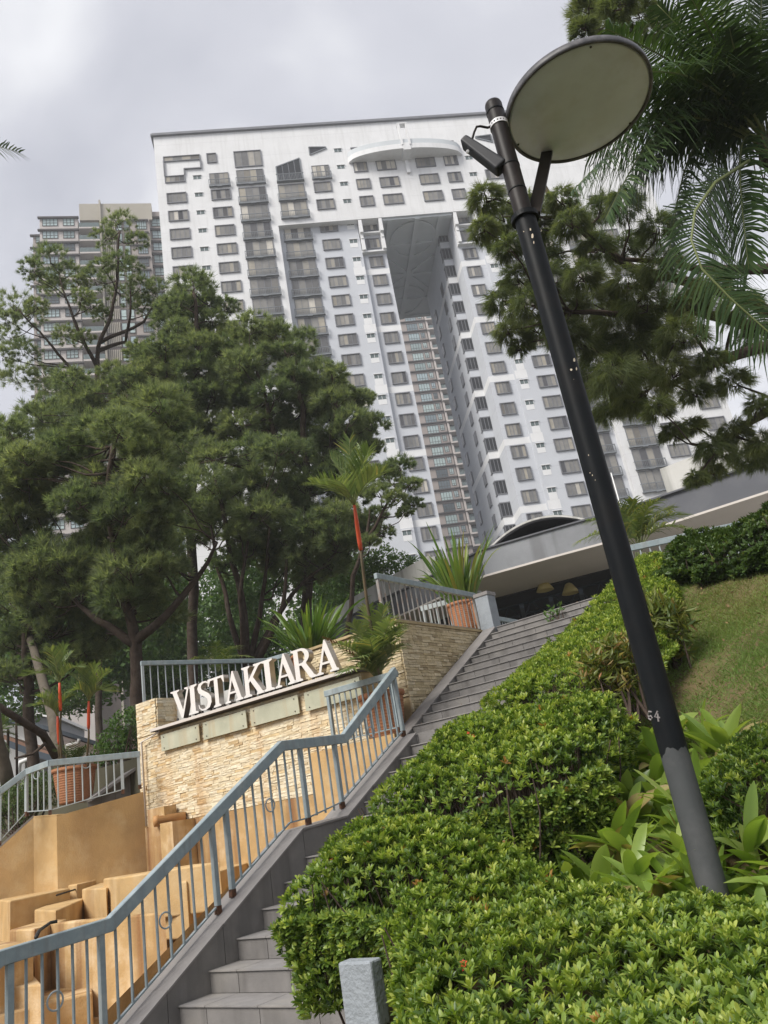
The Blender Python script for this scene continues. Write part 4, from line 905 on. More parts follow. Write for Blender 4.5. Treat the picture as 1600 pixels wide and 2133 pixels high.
c = pb(366, 1703, 8.5); mb = MB(); mb.lathe(c + Bv * .2, [(.0, 0), (.072, 0), (.072, .42), (.085, .425), (.085, .50), (.062, .50), (.06, .12), (0, .12)], 18, ax=nrm(-Bv * .8 + Av * .9)); part('spout', mb, fo, 'pvc_ochre', smooth=True)
for L_ in ([(118, 1868), (175, 1850), (245, 1833), (300, 1822)], [(75, 1960), (82, 1945), (105, 1928), (120, 1925)], [(270, 1822), (283, 1812), (310, 1808), (305, 1640)]):
    pts = [pz(x, y, 1.18) if y > 1700 else pb(x, y, 8.62) for x, y in L_]
    mb = MB(); mb.tube([p + Zv * .02 for p in pts], .012, 6); single('cable', mb, 'cable_black' if L_[0][0] != 270 else 'ochre_plaster', {118: 'thin black cable lying along the foot of the left basin wall', 75: 'thin black cable looped over the lower left fountain block', 270: 'ochre painted cable running up the wall beside the spout'}[L_[0][0]], 'cable', smooth=True)
# ---- left basin wall (folded in plan)
lw = thing('basin_wall', 'ochre plastered basin wall left of the sign wall, folded in three faces', 'wall', at(118, 1780, 13.4))
wp = [at(303, 1648, 13.5), at(118, 1700, 12.7), at(70, 1703, 12.9), at(0, 1766, 12.6), at(-90, 1850, 12.1)]
for k, (a, b) in enumerate(zip(wp, wp[1:])):
    d = nrm(np.array([b[0] - a[0], b[1] - a[1], 0])); nb_ = np.array([d[1], -d[0], 0]); nb_ = nb_ if nb_[1] > 0 else -nb_
    mb = MB(); P = [a, b, b + nb_ * .3, a + nb_ * .3]; mb.hexa([np.array([p[0], p[1], -.1]) for p in P] + P); ob = part('wall_face', mb, lw, 'ochre_plaster')
    if k: mb = MB(); mb.hexa([p + Zv * .003 - nb_ * 0 for p in P] + [p + Zv * (.04 if k > 1 else .02) for p in P]); part('coping', mb, lw, 'coping_tile' if k > 1 else 'ochre_plaster')

# ================================================================== RAILINGS
BAL = {}
def cyl_bal(r): 
    return r
def railing(name, label, pts, posts, base, spacing, hw=.055, hh=.10, bal=.0125, post_w=.045, mats=('rail_paint', 'rail_paint'), rings=(), gap=.07, group=None, bot=True):
    """pts: handrail centre points; base(k, u): height of the support below; posts: list of arc positions"""
    P = [np.array(p, float) for p in pts]; L = [0]
    for a, b in zip(P, P[1:]): L.append(L[-1] + np.linalg.norm((b - a)[:2]))
    def pos(s):
        for k in range(len(P) - 1):
            if s <= L[k + 1] or k == len(P) - 2:
                u = (s - L[k]) / (L[k + 1] - L[k]); return P[k] + (P[k + 1] - P[k]) * u, nrm(np.array([(P[k + 1] - P[k])[0], (P[k + 1] - P[k])[1], 0]))
    t = thing(name, label, 'railing', (P[0][0], P[0][1], base(0)), group)
    for k in range(len(P) - 1):
        pass
    planar = all(abs(np.cross((P[i + 1] - P[i])[:2], (P[1] - P[0])[:2])) < .02 for i in range(len(P) - 1))
    mb = MB()
    if planar: mb.polybeam(P, hw, hh, np.cross(P[1] - P[0], Zv))
    else:
        for a, b in zip(P, P[1:]): mb.beam(a, b, hw, hh)
    o = part('handrail', mb, t, mats[0]); bv = o.modifiers.new('bevel', 'BEVEL'); bv.width = .006; bv.segments = 1
    for s in posts:
        p, d = pos(s); zb = base(s); mb = MB(); mb.box((p[0], p[1], (p[2] - hh * .45 + zb) / 2), post_w, post_w, p[2] - hh * .45 - zb, d, np.cross(Zv, d)); po = part('post', mb, t, mats[1]); mb = MB(); mb.box((p[0], p[1], zb + .035), post_w + .004, post_w + .004, .07, d, np.cross(Zv, d)); part('post_foot', mb, po, 'rust', loc=ORG[t.name])
    allp = sorted(posts)
    for s0, s1 in zip(allp, allp[1:]):
        if s1 - s0 < .3: continue
        n = max(1, round((s1 - s0) / spacing)); bars = []
        for i in range(1, n):
            s = s0 + (s1 - s0) * i / n; p, d = pos(s); zb = base(s) + gap; bars.append((s, p, d))
            mb = MB(); mb.tube([(p[0], p[1], zb), (p[0], p[1], p[2] - hh * .45)], bal, 6); part('baluster', mb, t, mats[1])
        if bot:
            ks = [s0] + [l for l in L if s0 < l < s1] + [s1]
            mb = MB()
            for q0, q1 in zip(ks, ks[1:]):
                p0, d = pos(q0 + 1e-4); p1, _ = pos(q1 - 1e-4); mb.beam((p0[0], p0[1], base(q0) + gap), (p1[0], p1[1], base(q1) + gap), .022, .014)
            part('bottom_rail', mb, t, mats[1])
    for s, z in rings:
        p, d = pos(s); zc = base(s) + z; nn = 26; ring = [np.array([p[0], p[1], zc]) + d * .062 * math.cos(q) + Zv * .062 * math.sin(q) for q in np.linspace(0, 2 * math.pi, nn)]
        mb = MB(); mb.tube(ring, .0075, 6, cap=False); part('ring', mb, t, 'rail_light', smooth=True)
    return t
hr = [(1.2, .02), (3.2, 1.05), (4.08, 1.09), (6.20, 2.375), (7.22, 2.41), (8.44, 3.24)]
hp = [W(6.17, b, z) for b, z in hr]
pb_ = lambda s: pz_at(1.2 + s)
posts = [2.07, 2.80, (pa(457, 1925, 6.17) @ Bv) - 1.2, (pa(487, 1888, 6.17) @ Bv) - 1.2, (pa(643, 1716, 6.17) @ Bv) - 1.2, (pa(714, 1684, 6.17) @ Bv) - 1.2, 7.19]
ringp = [(x, y) for x, y in ((115, 2085), (345, 1917), (563, 1677), (773, 1525))]
rg = []
for x, y in ringp:
    q = pa(x, y, 6.17); rg.append(((q @ Bv) - 1.2, q[2] - pz_at(q @ Bv)))
railing('stair_railing', 'blue grey steel railing stepping up on the stair parapet beside the fountain', hp, posts, pb_, .128, hw=.07, hh=.105, rings=rg)
q0, q1 = pb(826, 1390, 8.47), pb(674, 1420, 8.47); zr = 3.20
a1 = q1 @ Av
railing('ledge_railing', 'short level blue grey railing on the ledge in front of the tall palm pot', [W(6.17, 8.47, zr), W(a1, 8.47, zr)], [.12, a1 - 6.17 - .05], lambda s: 2.46, .10, hw=.06, hh=.085)
# upper railing on the golden wall
railing('wall_railing', 'rusty railing on top of the golden stone wall', [W(6.74, 9.12, 4.80), W(6.74, 11.92, 4.78)], [.04, 2.74], lambda s: 4.10, .135, hw=.06, hh=.09, mats=('rail_paint', 'rail_rust'), bal=.011)
pA, pB = pz(1003, 1236, 5.08), pz(877, 1269, 5.08)
railing('platform_railing', 'pale grey railing on the platform behind the rusty railing', [pA, pB], [.05, np.linalg.norm(pB - pA) - .05], lambda s: 4.15, .13, mats=('rail_light', 'rail_light'))
railing('platform_railing', 'low blue grey railing at the far side of the platform, right of the grey pillar', [W(8.25, 14.8, 5.06), W(8.32, 17.0, 5.06)], [.05, 2.1], lambda s: 4.15, .13, mats=('rail_paint', 'rail_light'))
pA, pB = pz(1112, 1285, 5.0), pz(1010, 1310, 5.0)
mb = MB(); mb.abox(6.33, 6.58, 11.62, 11.88, 3.8, 4.66); ps = thing('pillar', 'square grey tiled pillar at the top of the golden stone wall', 'pillar', W(6.45, 11.75, 4.1)); part('shaft', mb, ps, 'rough_grey_paint')
mb = MB(); mb.abox(6.315, 6.595, 11.605, 11.895, 4.661, 4.72); part('cap', mb, ps, 'coping_tile')
# rail behind the letters
zt_ = at(293, 1382, 14.9)[2]
rp = [at(293, 1382, 14.9)] + [pz(x, y, zt_) for x, y in ((556, 1376), (638, 1352), (724, 1357))]
Ls = [0]
for a, b in zip(rp, rp[1:]): Ls.append(Ls[-1] + np.linalg.norm((b - a)[:2]))
railing('terrace_railing', 'blue grey railing zigzagging on the terrace behind the letters', rp, [.03] + Ls[1:-1] + [Ls[-1] - .03], lambda s: zt_ - 1.02, .15, hw=.06, hh=.085, mats=('rail_paint', 'rail_light'))
# left railing on the basin wall
lp = [at(292, 1571, 13.25), at(103, 1590, 12.7), at(55, 1608, 12.85), at(0, 1649, 12.6), at(-80, 1712, 12.2)]
Ls = [0]
for a, b in zip(lp, lp[1:]): Ls.append(Ls[-1] + np.linalg.norm((b - a)[:2]))
tops = [p[2] for p in wp]
railing('basin_railing', 'blue grey railing bending down along the top of the left basin wall', lp, [.03, .30, Ls[1], Ls[2], Ls[3], Ls[4] - .05], lambda s: float(np.interp(s, Ls, tops)) + .02, .125, mats=('rail_paint', 'rail_light'),
        rings=[(.85, .62), (Ls[1] + .28, .62)])
# railing above the dark hedge
ra = [at(1305, 1144, 12.6), at(1620, 1076, 12.3)]
railing('bank_railing', 'blue grey railing above the dark hedge on the right', ra, [.05, 1.1, 2.3], lambda s: 4.1, .16, mats=('rail_paint', 'rail_light'))
# grey kerb pillar at the foot of the stairs
kp = thing('kerb_pillar', 'short grey pillar with rough textured paint at the foot of the stairs', 'pillar', W(3.2, 3.7, 0))
c = pa(704, 2014, 3.30); b0 = c @ Bv
mb = MB(); mb.abox(3.07, 3.30, b0, b0 + .10, -.1, c[2] - .30); part('block', mb, kp, 'rough_grey_paint')
mb = MB(); mb.abox(3.08, 3.29, b0 + .01, b0 + .09, c[2] - .2999, c[2] - .286); part('joint', mb, kp, 'mortar')
mb = MB(); mb.abox(3.07, 3.30, b0, b0 + .10, c[2] - .2855, c[2] + .02); o = part('block', mb, kp, 'rough_grey_paint'); bv = o.modifiers.new('bevel', 'BEVEL'); bv.width = .012; bv.segments = 2
# left stair stringer behind the basin railing
ls = thing('stair_stringer', 'grey tiled wedge-shaped stringer behind the left basin railing', 'stringer', at(250, 1640, 14.6))
p0, p1, p2 = at(183, 1668, 14.2), at(293, 1592, 15.0), at(293, 1668, 15.0); d = nrm(np.array([.3, 1, 0]))
for k in range(4):
    u0, u1 = k / 4, (k + 1) / 4; A0, A1 = p0 + (p1 - p0) * u0, p0 + (p1 - p0) * u1
    mb = MB(); mb.prism([np.array([A0[0], A0[1], 1.2]), np.array([A1[0] - .006, A1[1], 1.2]), A1 - np.array([.006, 0, .03]), A0 - Zv * .03], d * .3); part('cladding_tile', mb, ls, 'tread_tile')
    mb = MB(); mb.beam(A0, A1, .36, .05); part('coping_tile', mb, ls, 'coping_tile')
# ================================================================== STREET LAMP
PX, PY = 1.345, 4.62
lamp = thing('street_lamp', 'tall black lamp post with a big round disc head leaning across the picture', 'street lamp', (PX, PY, .5))
def ringcyl(z0f, z1f, r, n=40):
    q = MB()
    for f in (z0f, z1f):
        for j in range(n):
            t = 2 * math.pi * j / n; q.v.append((PX + r * math.cos(t), PY + r * math.sin(t), f(t)))
    for j in range(n): q.f.append((j, (j + 1) % n, n + (j + 1) % n, n + j)); q.m.append(0)
    return q
zw = lambda t: 1.60 + .045 * math.sin(t * 1.0 + .2) * -1 + .012 * math.sin(5 * t) + .006 * math.sin(13 * t)
part('pole_foot', ringcyl(lambda t: .3, zw, .0765), lamp, 'pole_grey', smooth=True, label='grey painted foot of the pole')
part('pole', ringcyl(zw, lambda t: 5.29, .0765), lamp, 'pole_black', smooth=True)
mb = MB(); mb.lathe((PX, PY, 0), [(.0765, 5.285), (.098, 5.286), (.098, 5.325), (.066, 5.326)], 32); part('collar', mb, lamp, 'pole_black', smooth=False)
mb = MB(); mb.lathe((PX, PY, 0), [(.0655, 5.32), (.0655, 6.38), (.06, 6.40), (0, 6.402)], 32); part('pole_top', mb, lamp, 'pole_brown', smooth=True)
for z in (5.55, 5.78, 6.31): mb = MB(); mb.lathe((PX, PY, 0), [(.0655, z - .008), (.0685, z - .006), (.0685, z + .006), (.0655, z + .008)], 32); part('band', mb, lamp, 'pole_black', smooth=True)
DC = np.array([1.955, 4.60, 6.205]); RD = .545
mb = MB(); mb.lathe(DC, [(0, -.012), (RD * .5, -.010), (RD * .93, 0.0), (RD * .965, .012), (RD * .96, .03)], 72); o = part('diffuser', mb, lamp, 'diffuser', smooth=True)
mb = MB(); mb.lathe(DC, [(RD * .962, .004), (RD * .975, -.004), (RD, -.002), (RD * 1.005, .02), (RD, .055), (RD * .985, .06)], 72); part('rim', mb, lamp, 'lamp_rim', smooth=True)
mb = MB(); mb.lathe(DC, [(RD * .985, .058), (RD * .80, .10), (RD * .5, .145), (RD * .2, .165), (0, .168)], 72); part('hood', mb, lamp, 'lamp_rim', smooth=True)
for k in range(3):
    t = .5 + k * 2.1; mb = MB(); mb.lathe(DC + np.array([math.cos(t) * RD * .93, math.sin(t) * RD * .93, -.003]), [(0, -.004), (.008, -.003), (.008, .003)], 10); part('screw', mb, lamp, 'cable_black')
mb = MB(); se = pz(1140, 318, 6.215); mb.beam((PX + .07, PY - .0, 5.33), se, .045, .085, up=(1, 0, 0)); part('strut', mb, lamp, 'pole_brown')
mb = MB(); mb.beam((PX + .05, PY, 6.24), (DC[0], DC[1], 6.24), .06, .05); part('arm', mb, lamp, 'pole_brown')
def on_pole(x, y, r=.0768):
    """point of the pole surface seen at a pixel"""
    d = ray(x, y); a = d[0] ** 2 + d[1] ** 2; ox, oy = CAM[0] - PX, CAM[1] - PY; b = 2 * (ox * d[0] + oy * d[1]); c = ox * ox + oy * oy - r * r
    dis = b * b - 4 * a * c
    t = (-b - math.sqrt(max(dis, 0))) / (2 * a); p = CAM + d * t; return p
for nm, strokes in (('digit', [[(1357, 1483), (1351, 1482), (1350, 1489), (1351, 1497), (1356, 1500), (1358, 1495), (1355, 1491), (1351, 1493)]]), ('digit', [[(1369, 1481), (1363, 1493), (1374, 1495)], [(1369, 1486), (1371, 1503)]])):
    mb = MB()
    for s_ in strokes: mb.tube([on_pole(x + 1, y) for x, y in s_], .0050, 6)
    part(nm, mb, lamp, 'chalk')
mb = MB()
rr = random.Random(3)
for x, y, w_, h_ in ((1105, 478, 7, 12), (1109, 492, 9, 20), (1112, 505, 4, 14), (1091, 482, 3, 5), (1128, 480, 3, 8), (1196, 750, 9, 16), (1190, 770, 8, 10), (1201, 768, 6, 14), (1226, 948, 3, 8), (1229, 985, 4, 5), (1234, 990, 3, 8), (1397, 1688, 4, 3), (1195, 790, 2, 2), (1240, 1000, 2, 5)):
    P = [on_pole(x + w_ * .31 * math.cos(t) * rr.uniform(.6, 1), y + h_ * .31 * math.sin(t) * rr.uniform(.6, 1), .0780 if y > 470 else .067) for t in np.linspace(0, 2 * math.pi, 9)[:-1]]
    mb.add(P, [tuple(range(8))])
part('paint_chips', mb, lamp, 'paint_chip', kind='stuff')
# strapped-on solar floodlight
fl_ = thing('floodlight', 'black cowled floodlight strapped to the top of the lamp post by a perforated white band', 'floodlight', at(1010, 320, 5.9))
mb = MB(); n = 36
for k in range(n):
    t0, t1 = 2 * math.pi * k / n, 2 * math.pi * (k + 1) / n
    for dz in ((.0, .012), (.026, .038)) if k % 2 else ((.0, .038),):
        mb.hexa([(PX + r * math.cos(t), PY + r * math.sin(t), 6.16 + z) for z in dz for r, t in ((.067, t0), (.067, t1), (.071, t1), (.071, t0))])
part('strap', mb, fl_, 'strap_white', kind='stuff')
f0, f1 = at(966, 296, 5.95), at(1046, 352, 5.78)
u = nrm(f1 - f0); sd = nrm(np.cross(u, Zv)); up_ = np.cross(sd, u)
mb = MB(); mb.hexa([f0 - sd * .06 - up_ * .03, f1 - sd * .055 - up_ * .05, f1 + sd * .055 - up_ * .05, f0 + sd * .06 - up_ * .03, f0 - sd * .06 + up_ * .035, f1 - sd * .055 + up_ * .055, f1 + sd * .055 + up_ * .055, f0 + sd * .06 + up_ * .035])
o = part('cowl', mb, fl_, 'cowl_black'); bv = o.modifiers.new('bevel', 'BEVEL'); bv.width = .018; bv.segments = 3
mb = MB(); mb.tube([at(1026, 262, 5.93), at(1016, 266, 5.9), at(1001, 263, 5.88), at(993, 264, 5.88), at(988, 275, 5.88), at(977, 313, 5.88), at(974, 318, 5.88)], .009, 8); part('bracket_arm', mb, fl_, 'pole_brown', smooth=True)
mb = MB(); mb.lathe(at(974, 316, 5.86), [(0, -.01), (.012, -.008), (.012, .012), (0, .013)], 10, ax=-FW); part('hinge_bolt', mb, fl_, 'strap_white')

# ================================================================== FOLIAGE TOOLS
def tube_limb(mb, pts, r0, r1, n=7):
    k = len(pts); mb.tube(pts, [r0 + (r1 - r0) * i / (k - 1) for i in range(k)], n)
def wobble(a, b, amp, k=6, rng=RNG, sag=0.0):
    a = np.array(a); b = np.array(b); out = []
    ph = rng.uniform(0, 6.28, 3)
    for i in range(k + 1):
        u = i / k; e = math.sin(math.pi * u)
        out.append(a + (b - a) * u + amp * e * np.array([math.sin(3 * u + ph[0]), math.sin(2.5 * u + ph[1]), .6 * math.sin(3.3 * u + ph[2])]) - Zv * sag * e)
    return out
def needles(centers, dirs, per, L, wd, spread, rng, tint_c):
    """fine tapering sprays: per needles from every centre, fanned about its direction"""
    n = len(centers); C = np.repeat(centers, per, 0); D = np.repeat(dirs, per, 0); N_ = n * per
    D = nrm(D + rng.normal(size=(N_, 3)) * spread); Ln = np.repeat(L, per) * rng.uniform(.6, 1.15, N_)
    sd = nrm(np.cross(D, rng.normal(size=(N_, 3)))); C = C + rng.normal(size=(N_, 3)) * (np.repeat(L, per)[:, None] * .10)
    V = np.empty((N_, 3, 3)); hw = wd * .5 * rng.uniform(.7, 1.3, N_)[:, None]
    V[:, 0] = C - sd * hw; V[:, 1] = C + sd * hw; V[:, 2] = C + D * Ln[:, None] - Zv * (.10 * Ln[:, None])
    t0 = np.clip(np.repeat(tint_c, per) + rng.normal(size=N_) * .13, 0, 1)
    tint = np.stack([t0 * .75, t0 * .75, np.clip(t0 * 1.08 + .03, 0, 1)], 1)
    return V.reshape(-1, 3), np.arange(N_ * 3).reshape(-1, 3), tint.ravel()
def crown_arrays(clumps, K, per, wd, rng, flat=.8, hang=0.0, lenf=.30, spread=.55):
    Vs, Ts, Is = [], [], []; off = 0
    for c, r in clumps:
        d = rng.normal(size=(K, 3)); d[:, 2] = np.abs(d[:, 2]) * .95 - .28; d = nrm(d)
        rad = rng.uniform(.30, 1.0, K)[:, None] ** .6 * r * .88
        P = c + d * rad * np.array([1, 1, flat]); base = rng.uniform(.30, .70)
        D = nrm(d * .75 + np.array([0, 0, .55 - hang]) + rng.normal(size=(K, 3)) * .22)
        V, T, I = needles(P, D, per, np.full(K, r * lenf) * rng.uniform(.8, 1.2, K), wd, spread, rng, np.clip(base + rng.normal(size=K) * .10, 0, 1))
        Vs.append(V); Ts.append(T + off); Is.append(I); off += len(V)
    return np.concatenate(Vs), np.concatenate(Ts), np.concatenate(Is)
def px_clumps(L, depth, rng, jit=1.2, fill=0, fjit=(1.0, 3.0)):
    out = []
    for x, y, r in L:
        d = depth + rng.uniform(-jit, jit); rm = r * d / F_PX; out.append((at(x, y, d), rm))
        for k in range(fill):
            dd = d + rm * rng.uniform(*fjit); q = at(x + rng.normal() * r * .6, y + abs(rng.normal()) * r * .5, dd); out.append((q, rm * rng.uniform(.75, 1.05)))
    return out
def casuarina(label, depth, base_px, stems, clumps, seed, ground, K=26, per=42, wd=.030, fill=1, rs=1.18, km=3.2, pm=.88, wm=.78, r0=.20, group='casuarina trees behind the sign wall', matn='needles', fjit=(1.0, 3.0), **kw):
    rng = np.random.default_rng(seed); b = at(base_px[0], base_px[1], depth); root = np.array([b[0], b[1], ground])
    t = thing('casuarina_tree', label, 'tree', root, group)
    CL = px_clumps([(x, y, r * rs) for x, y, r in clumps], depth, rng, fill=fill, fjit=fjit)
    mb = MB(); nodes = []
    for i, st in enumerate(stems):
        pts = [at(x, y, depth + (0 if i == 0 else rng.uniform(-.6, .6) * min(1, j))) for j, (x, y) in enumerate(st)]
        if i == 0: pts = [root] + pts
        dense = []
        for p, q in zip(pts, pts[1:]): dense += wobble(p, q, .06 * np.linalg.norm(q - p) * .5, 4, rng)[:-1]
        dense.append(pts[-1]); ra = r0 if i == 0 else r0 * .62
        tube_limb(mb, dense, ra, ra * .28, 9); nodes += [(p, ra * (1 - .7 * k / len(dense))) for k, p in enumerate(dense)]
    part('trunk', mb, t, 'bark', smooth=True)
    mb = MB(); NP = np.array([p for p, _ in nodes]); nr = [r for _, r in nodes]
    for c, r in CL:
        dd = np.linalg.norm(NP - c, axis=1) + 1.2 * np.maximum(0, NP[:, 2] - c[2] + .3); k = int(np.argmin(dd)); L = np.linalg.norm(NP[k] - c)
        tube_limb(mb, wobble(NP[k], c + Zv * r * .1, .10 * L, 6, rng, .06 * L), min(nr[k] * .5, .03 + .012 * L), .012, 5)
        for q in range(3): tube_limb(mb, wobble(c - Zv * r * .2, c + nrm(rng.normal(size=3)) * r * .7 * np.array([1, 1, .5]) + Zv * r * .3, .1 * r, 4, rng), .014, .006, 4)
    part('branches', mb, t, 'bark', smooth=True, kind='stuff')
    V, T, I = crown_arrays(CL, int(K * km), int(per * pm), wd * wm, rng, **kw)
    o = link('crown', npmesh('crown', V, T, I, matn, root), t); o['kind'] = 'stuff'
    return t
# ================================================================== TREES
TA = [(255, 900, 60), (330, 850, 60), (200, 905, 58), (140, 935, 52), (95, 965, 45), (300, 955, 58), (215, 1010, 62), (160, 1050, 55), (260, 1080, 62), (230, 1120, 50), (310, 1110, 52), (120, 1180, 68), (200, 1175, 72), (270, 1195, 66), (310, 1150, 52), (90, 1150, 50), (170, 1240, 66), (250, 1255, 60), (300, 1240, 45), (330, 1185, 45), (90, 1255, 58), (60, 1200, 55)]
casuarina('front casuarina whose thick trunk forks low behind the terrace railing', 20, (288, 1470), [[(288, 1470), (286, 1400), (284, 1335), (262, 1260), (240, 1150), (225, 1040), (235, 930)], [(284, 1335), (345, 1283), (410, 1205), (452, 1130)], [(284, 1345), (200, 1290), (140, 1230)]], TA + [(20, 1000, 50), (60, 960, 50), (30, 1080, 55), (330, 1080, 50), (350, 1020, 50), (300, 1000, 55)], 11, 3.2, fill=2, r0=.21, K=30, per=44, wd=.024)
TB = [(430, 1020, 62), (500, 1030, 60), (540, 1075, 58), (470, 1090, 58), (400, 1065, 52), (555, 1005, 55), (600, 1060, 58), (450, 960, 50), (380, 935, 55), (520, 950, 52), (580, 940, 48), (640, 1020, 55), (590, 1125, 50), (650, 1110, 56), (700, 1080, 50), (705, 1130, 46), (640, 1170, 50), (560, 1140, 44), (690, 1180, 40), (500, 1120, 40)]
casuarina('broad casuarina with many dark stems behind the letters', 26, (520, 1400), [[(520, 1400), (508, 1280), (478, 1150), (445, 960)], [(522, 1390), (545, 1250), (562, 1100)], [(515, 1390), (480, 1290), (455, 1190), (440, 1100)], [(525, 1385), (570, 1290), (630, 1215), (700, 1150)], [(512, 1395), (500, 1250), (520, 1080)], [(530, 1395), (590, 1260), (600, 1120)]], TB, 12, 3.2, fill=2, r0=.19, K=28, per=42, wd=.028)
TC = [(250, 468, 36), (218, 498, 30), (285, 503, 28), (247, 545, 34), (212, 556, 26), (270, 560, 30), (105, 542, 42), (65, 562, 30), (140, 572, 34), (112, 600, 30), (85, 590, 28), (200, 588, 38), (172, 622, 28), (190, 640, 26), (255, 620, 34), (292, 600, 34), (325, 612, 40), (352, 640, 30), (300, 640, 26), (140, 702, 34), (175, 705, 24), (215, 660, 24), (330, 650, 26), (165, 590, 24), (30, 640, 44), (62, 662, 34), (12, 668, 30), (80, 640, 26), (15, 705, 34), (50, 735, 40), (5, 745, 34), (95, 790, 40), (40, 790, 44), (120, 820, 44)]
casuarina('tall sparse casuarina with open crown rising before the taupe tower', 34, (205, 1300), [[(205, 1300), (205, 900), (203, 770), (205, 722), (232, 655), (245, 560), (250, 480)], [(203, 765), (152, 660), (125, 580)], [(202, 800), (150, 768), (95, 705), (40, 645)], [(206, 730), (262, 712), (272, 650), (270, 590)], [(206, 715), (300, 670), (330, 620)]], TC, 13, 3.2, fill=0, rs=1.08, km=2.6, wm=.55, r0=.15, K=24, per=44, wd=.030)
TD = [(402, 598, 46), (378, 640, 36), (432, 636, 32), (405, 672, 38), (442, 672, 32), (370, 695, 34), (345, 725, 36), (332, 765, 38), (420, 725, 42), (365, 780, 40), (415, 775, 46), (465, 735, 40), (470, 790, 44), (445, 830, 46), (395, 830, 44), (290, 735, 30), (305, 780, 36), (270, 800, 40), (330, 820, 40), (220, 830, 44), (180, 850, 40), (270, 850, 40)]
casuarina('casuarina with a domed top in front of the white tower', 30, (400, 1300), [[(400, 1300), (402, 1000), (402, 900), (410, 800), (412, 700), (404, 610)], [(405, 860), (450, 800), (470, 740)], [(404, 850), (350, 790), (332, 745)], [(402, 940), (320, 880), (260, 820)]], TD + [(130, 880, 50), (90, 870, 50), (350, 870, 48), (310, 900, 50), (400, 900, 50), (150, 800, 44), (240, 780, 36)], 14, 3.2, fill=2, r0=.22, K=26, per=40, wd=.028)
TE = [(522, 688, 44), (570, 700, 40), (602, 738, 36), (548, 752, 44), (500, 765, 42), (612, 790, 46), (658, 790, 48), (692, 785, 34), (570, 825, 48), (520, 830, 46), (635, 855, 54), (695, 845, 46), (730, 880, 40), (742, 832, 28), (690, 915, 52), (742, 935, 36), (758, 895, 26), (625, 930, 52), (560, 900, 48), (500, 890, 46), (440, 890, 44), (700, 985, 50), (735, 1040, 38), (665, 970, 44), (740, 990, 30), (760, 1110, 30), (735, 1095, 36)]
casuarina('dense casuarina on the right of the group, against the white tower', 28, (640, 1380), [[(640, 1380), (642, 1150), (640, 1000), (632, 850), (600, 740)], [(640, 1020), (690, 930), (700, 850)], [(638, 980), (570, 900), (530, 760)]], TE, 15, 3.2, fill=2, r0=.24, K=26, per=42, wd=.028)
TG = [(832, 975, 32), (800, 985, 30), (855, 1012, 26), (790, 1030, 30), (862, 1052, 22), (822, 1040, 26), (782, 1075, 28), (800, 1112, 24), (845, 1070, 18), (812, 1000, 24), (770, 1130, 22)]
casuarina('slender casuarina reaching out to the right behind the tall red-necked palm', 24, (720, 1330), [[(720, 1330), (735, 1200), (760, 1130), (800, 1060), (835, 1000)], [(755, 1140), (790, 1110)], [(765, 1120), (770, 1060)]], TG, 16, 3.2, fill=0, r0=.10, K=26, per=40, wd=.022)
TF = [(20, 905, 48), (12, 965, 58), (62, 1015, 52), (20, 1040, 55), (60, 1090, 55), (10, 1120, 55), (30, 1180, 55), (20, 1260, 60), (70, 1310, 56), (130, 1310, 52), (30, 1340, 56), (200, 1310, 48), (100, 1370, 45), (20, 1410, 48), (180, 1360, 40)]
casuarina('casuarina at the left edge with drooping lower boughs', 22, (60, 1500), [[(60, 1500), (55, 1380), (50, 1250), (40, 1100), (30, 950)], [(52, 1300), (110, 1330)], [(50, 1200), (90, 1120)]], TF, 17, .9, fill=2, r0=.18, K=28, per=42, wd=.025)
# leaning trunks at the left
lt = thing('leaning_tree', 'leaning pale grey trunk among the red-necked palms', 'tree', at(122, 1600, 17))
mb = MB(); tube_limb(mb, [at(128, 1640, 17), at(122, 1560, 17.2), at(108, 1480, 18.2), at(92, 1430, 19.5), at(70, 1350, 21.6), at(40, 1270, 23.2), at(15, 1180, 24)], .15, .09, 10); part('trunk', mb, lt, 'bark_pale', smooth=True)
mb = MB(); tube_limb(mb, [at(116, 1575, 16.8), at(90, 1530, 16.4), at(50, 1505, 16), at(10, 1480, 15.8), at(-30, 1450, 15.6)], .09, .06, 8); tube_limb(mb, [at(95, 1548, 16.4), at(70, 1570, 16.2), at(30, 1580, 16)], .035, .02, 6); part('limb', mb, lt, 'bark', smooth=True)
mb = MB(); tube_limb(mb, [at(22, 1660, 15), at(10, 1600, 15), at(-6, 1540, 15), at(-20, 1400, 15)], .13, .11, 10)
single('tree_trunk', mb, 'bark_pale', 'pale trunk cut by the left edge, behind the basin railing', 'tree', smooth=True)

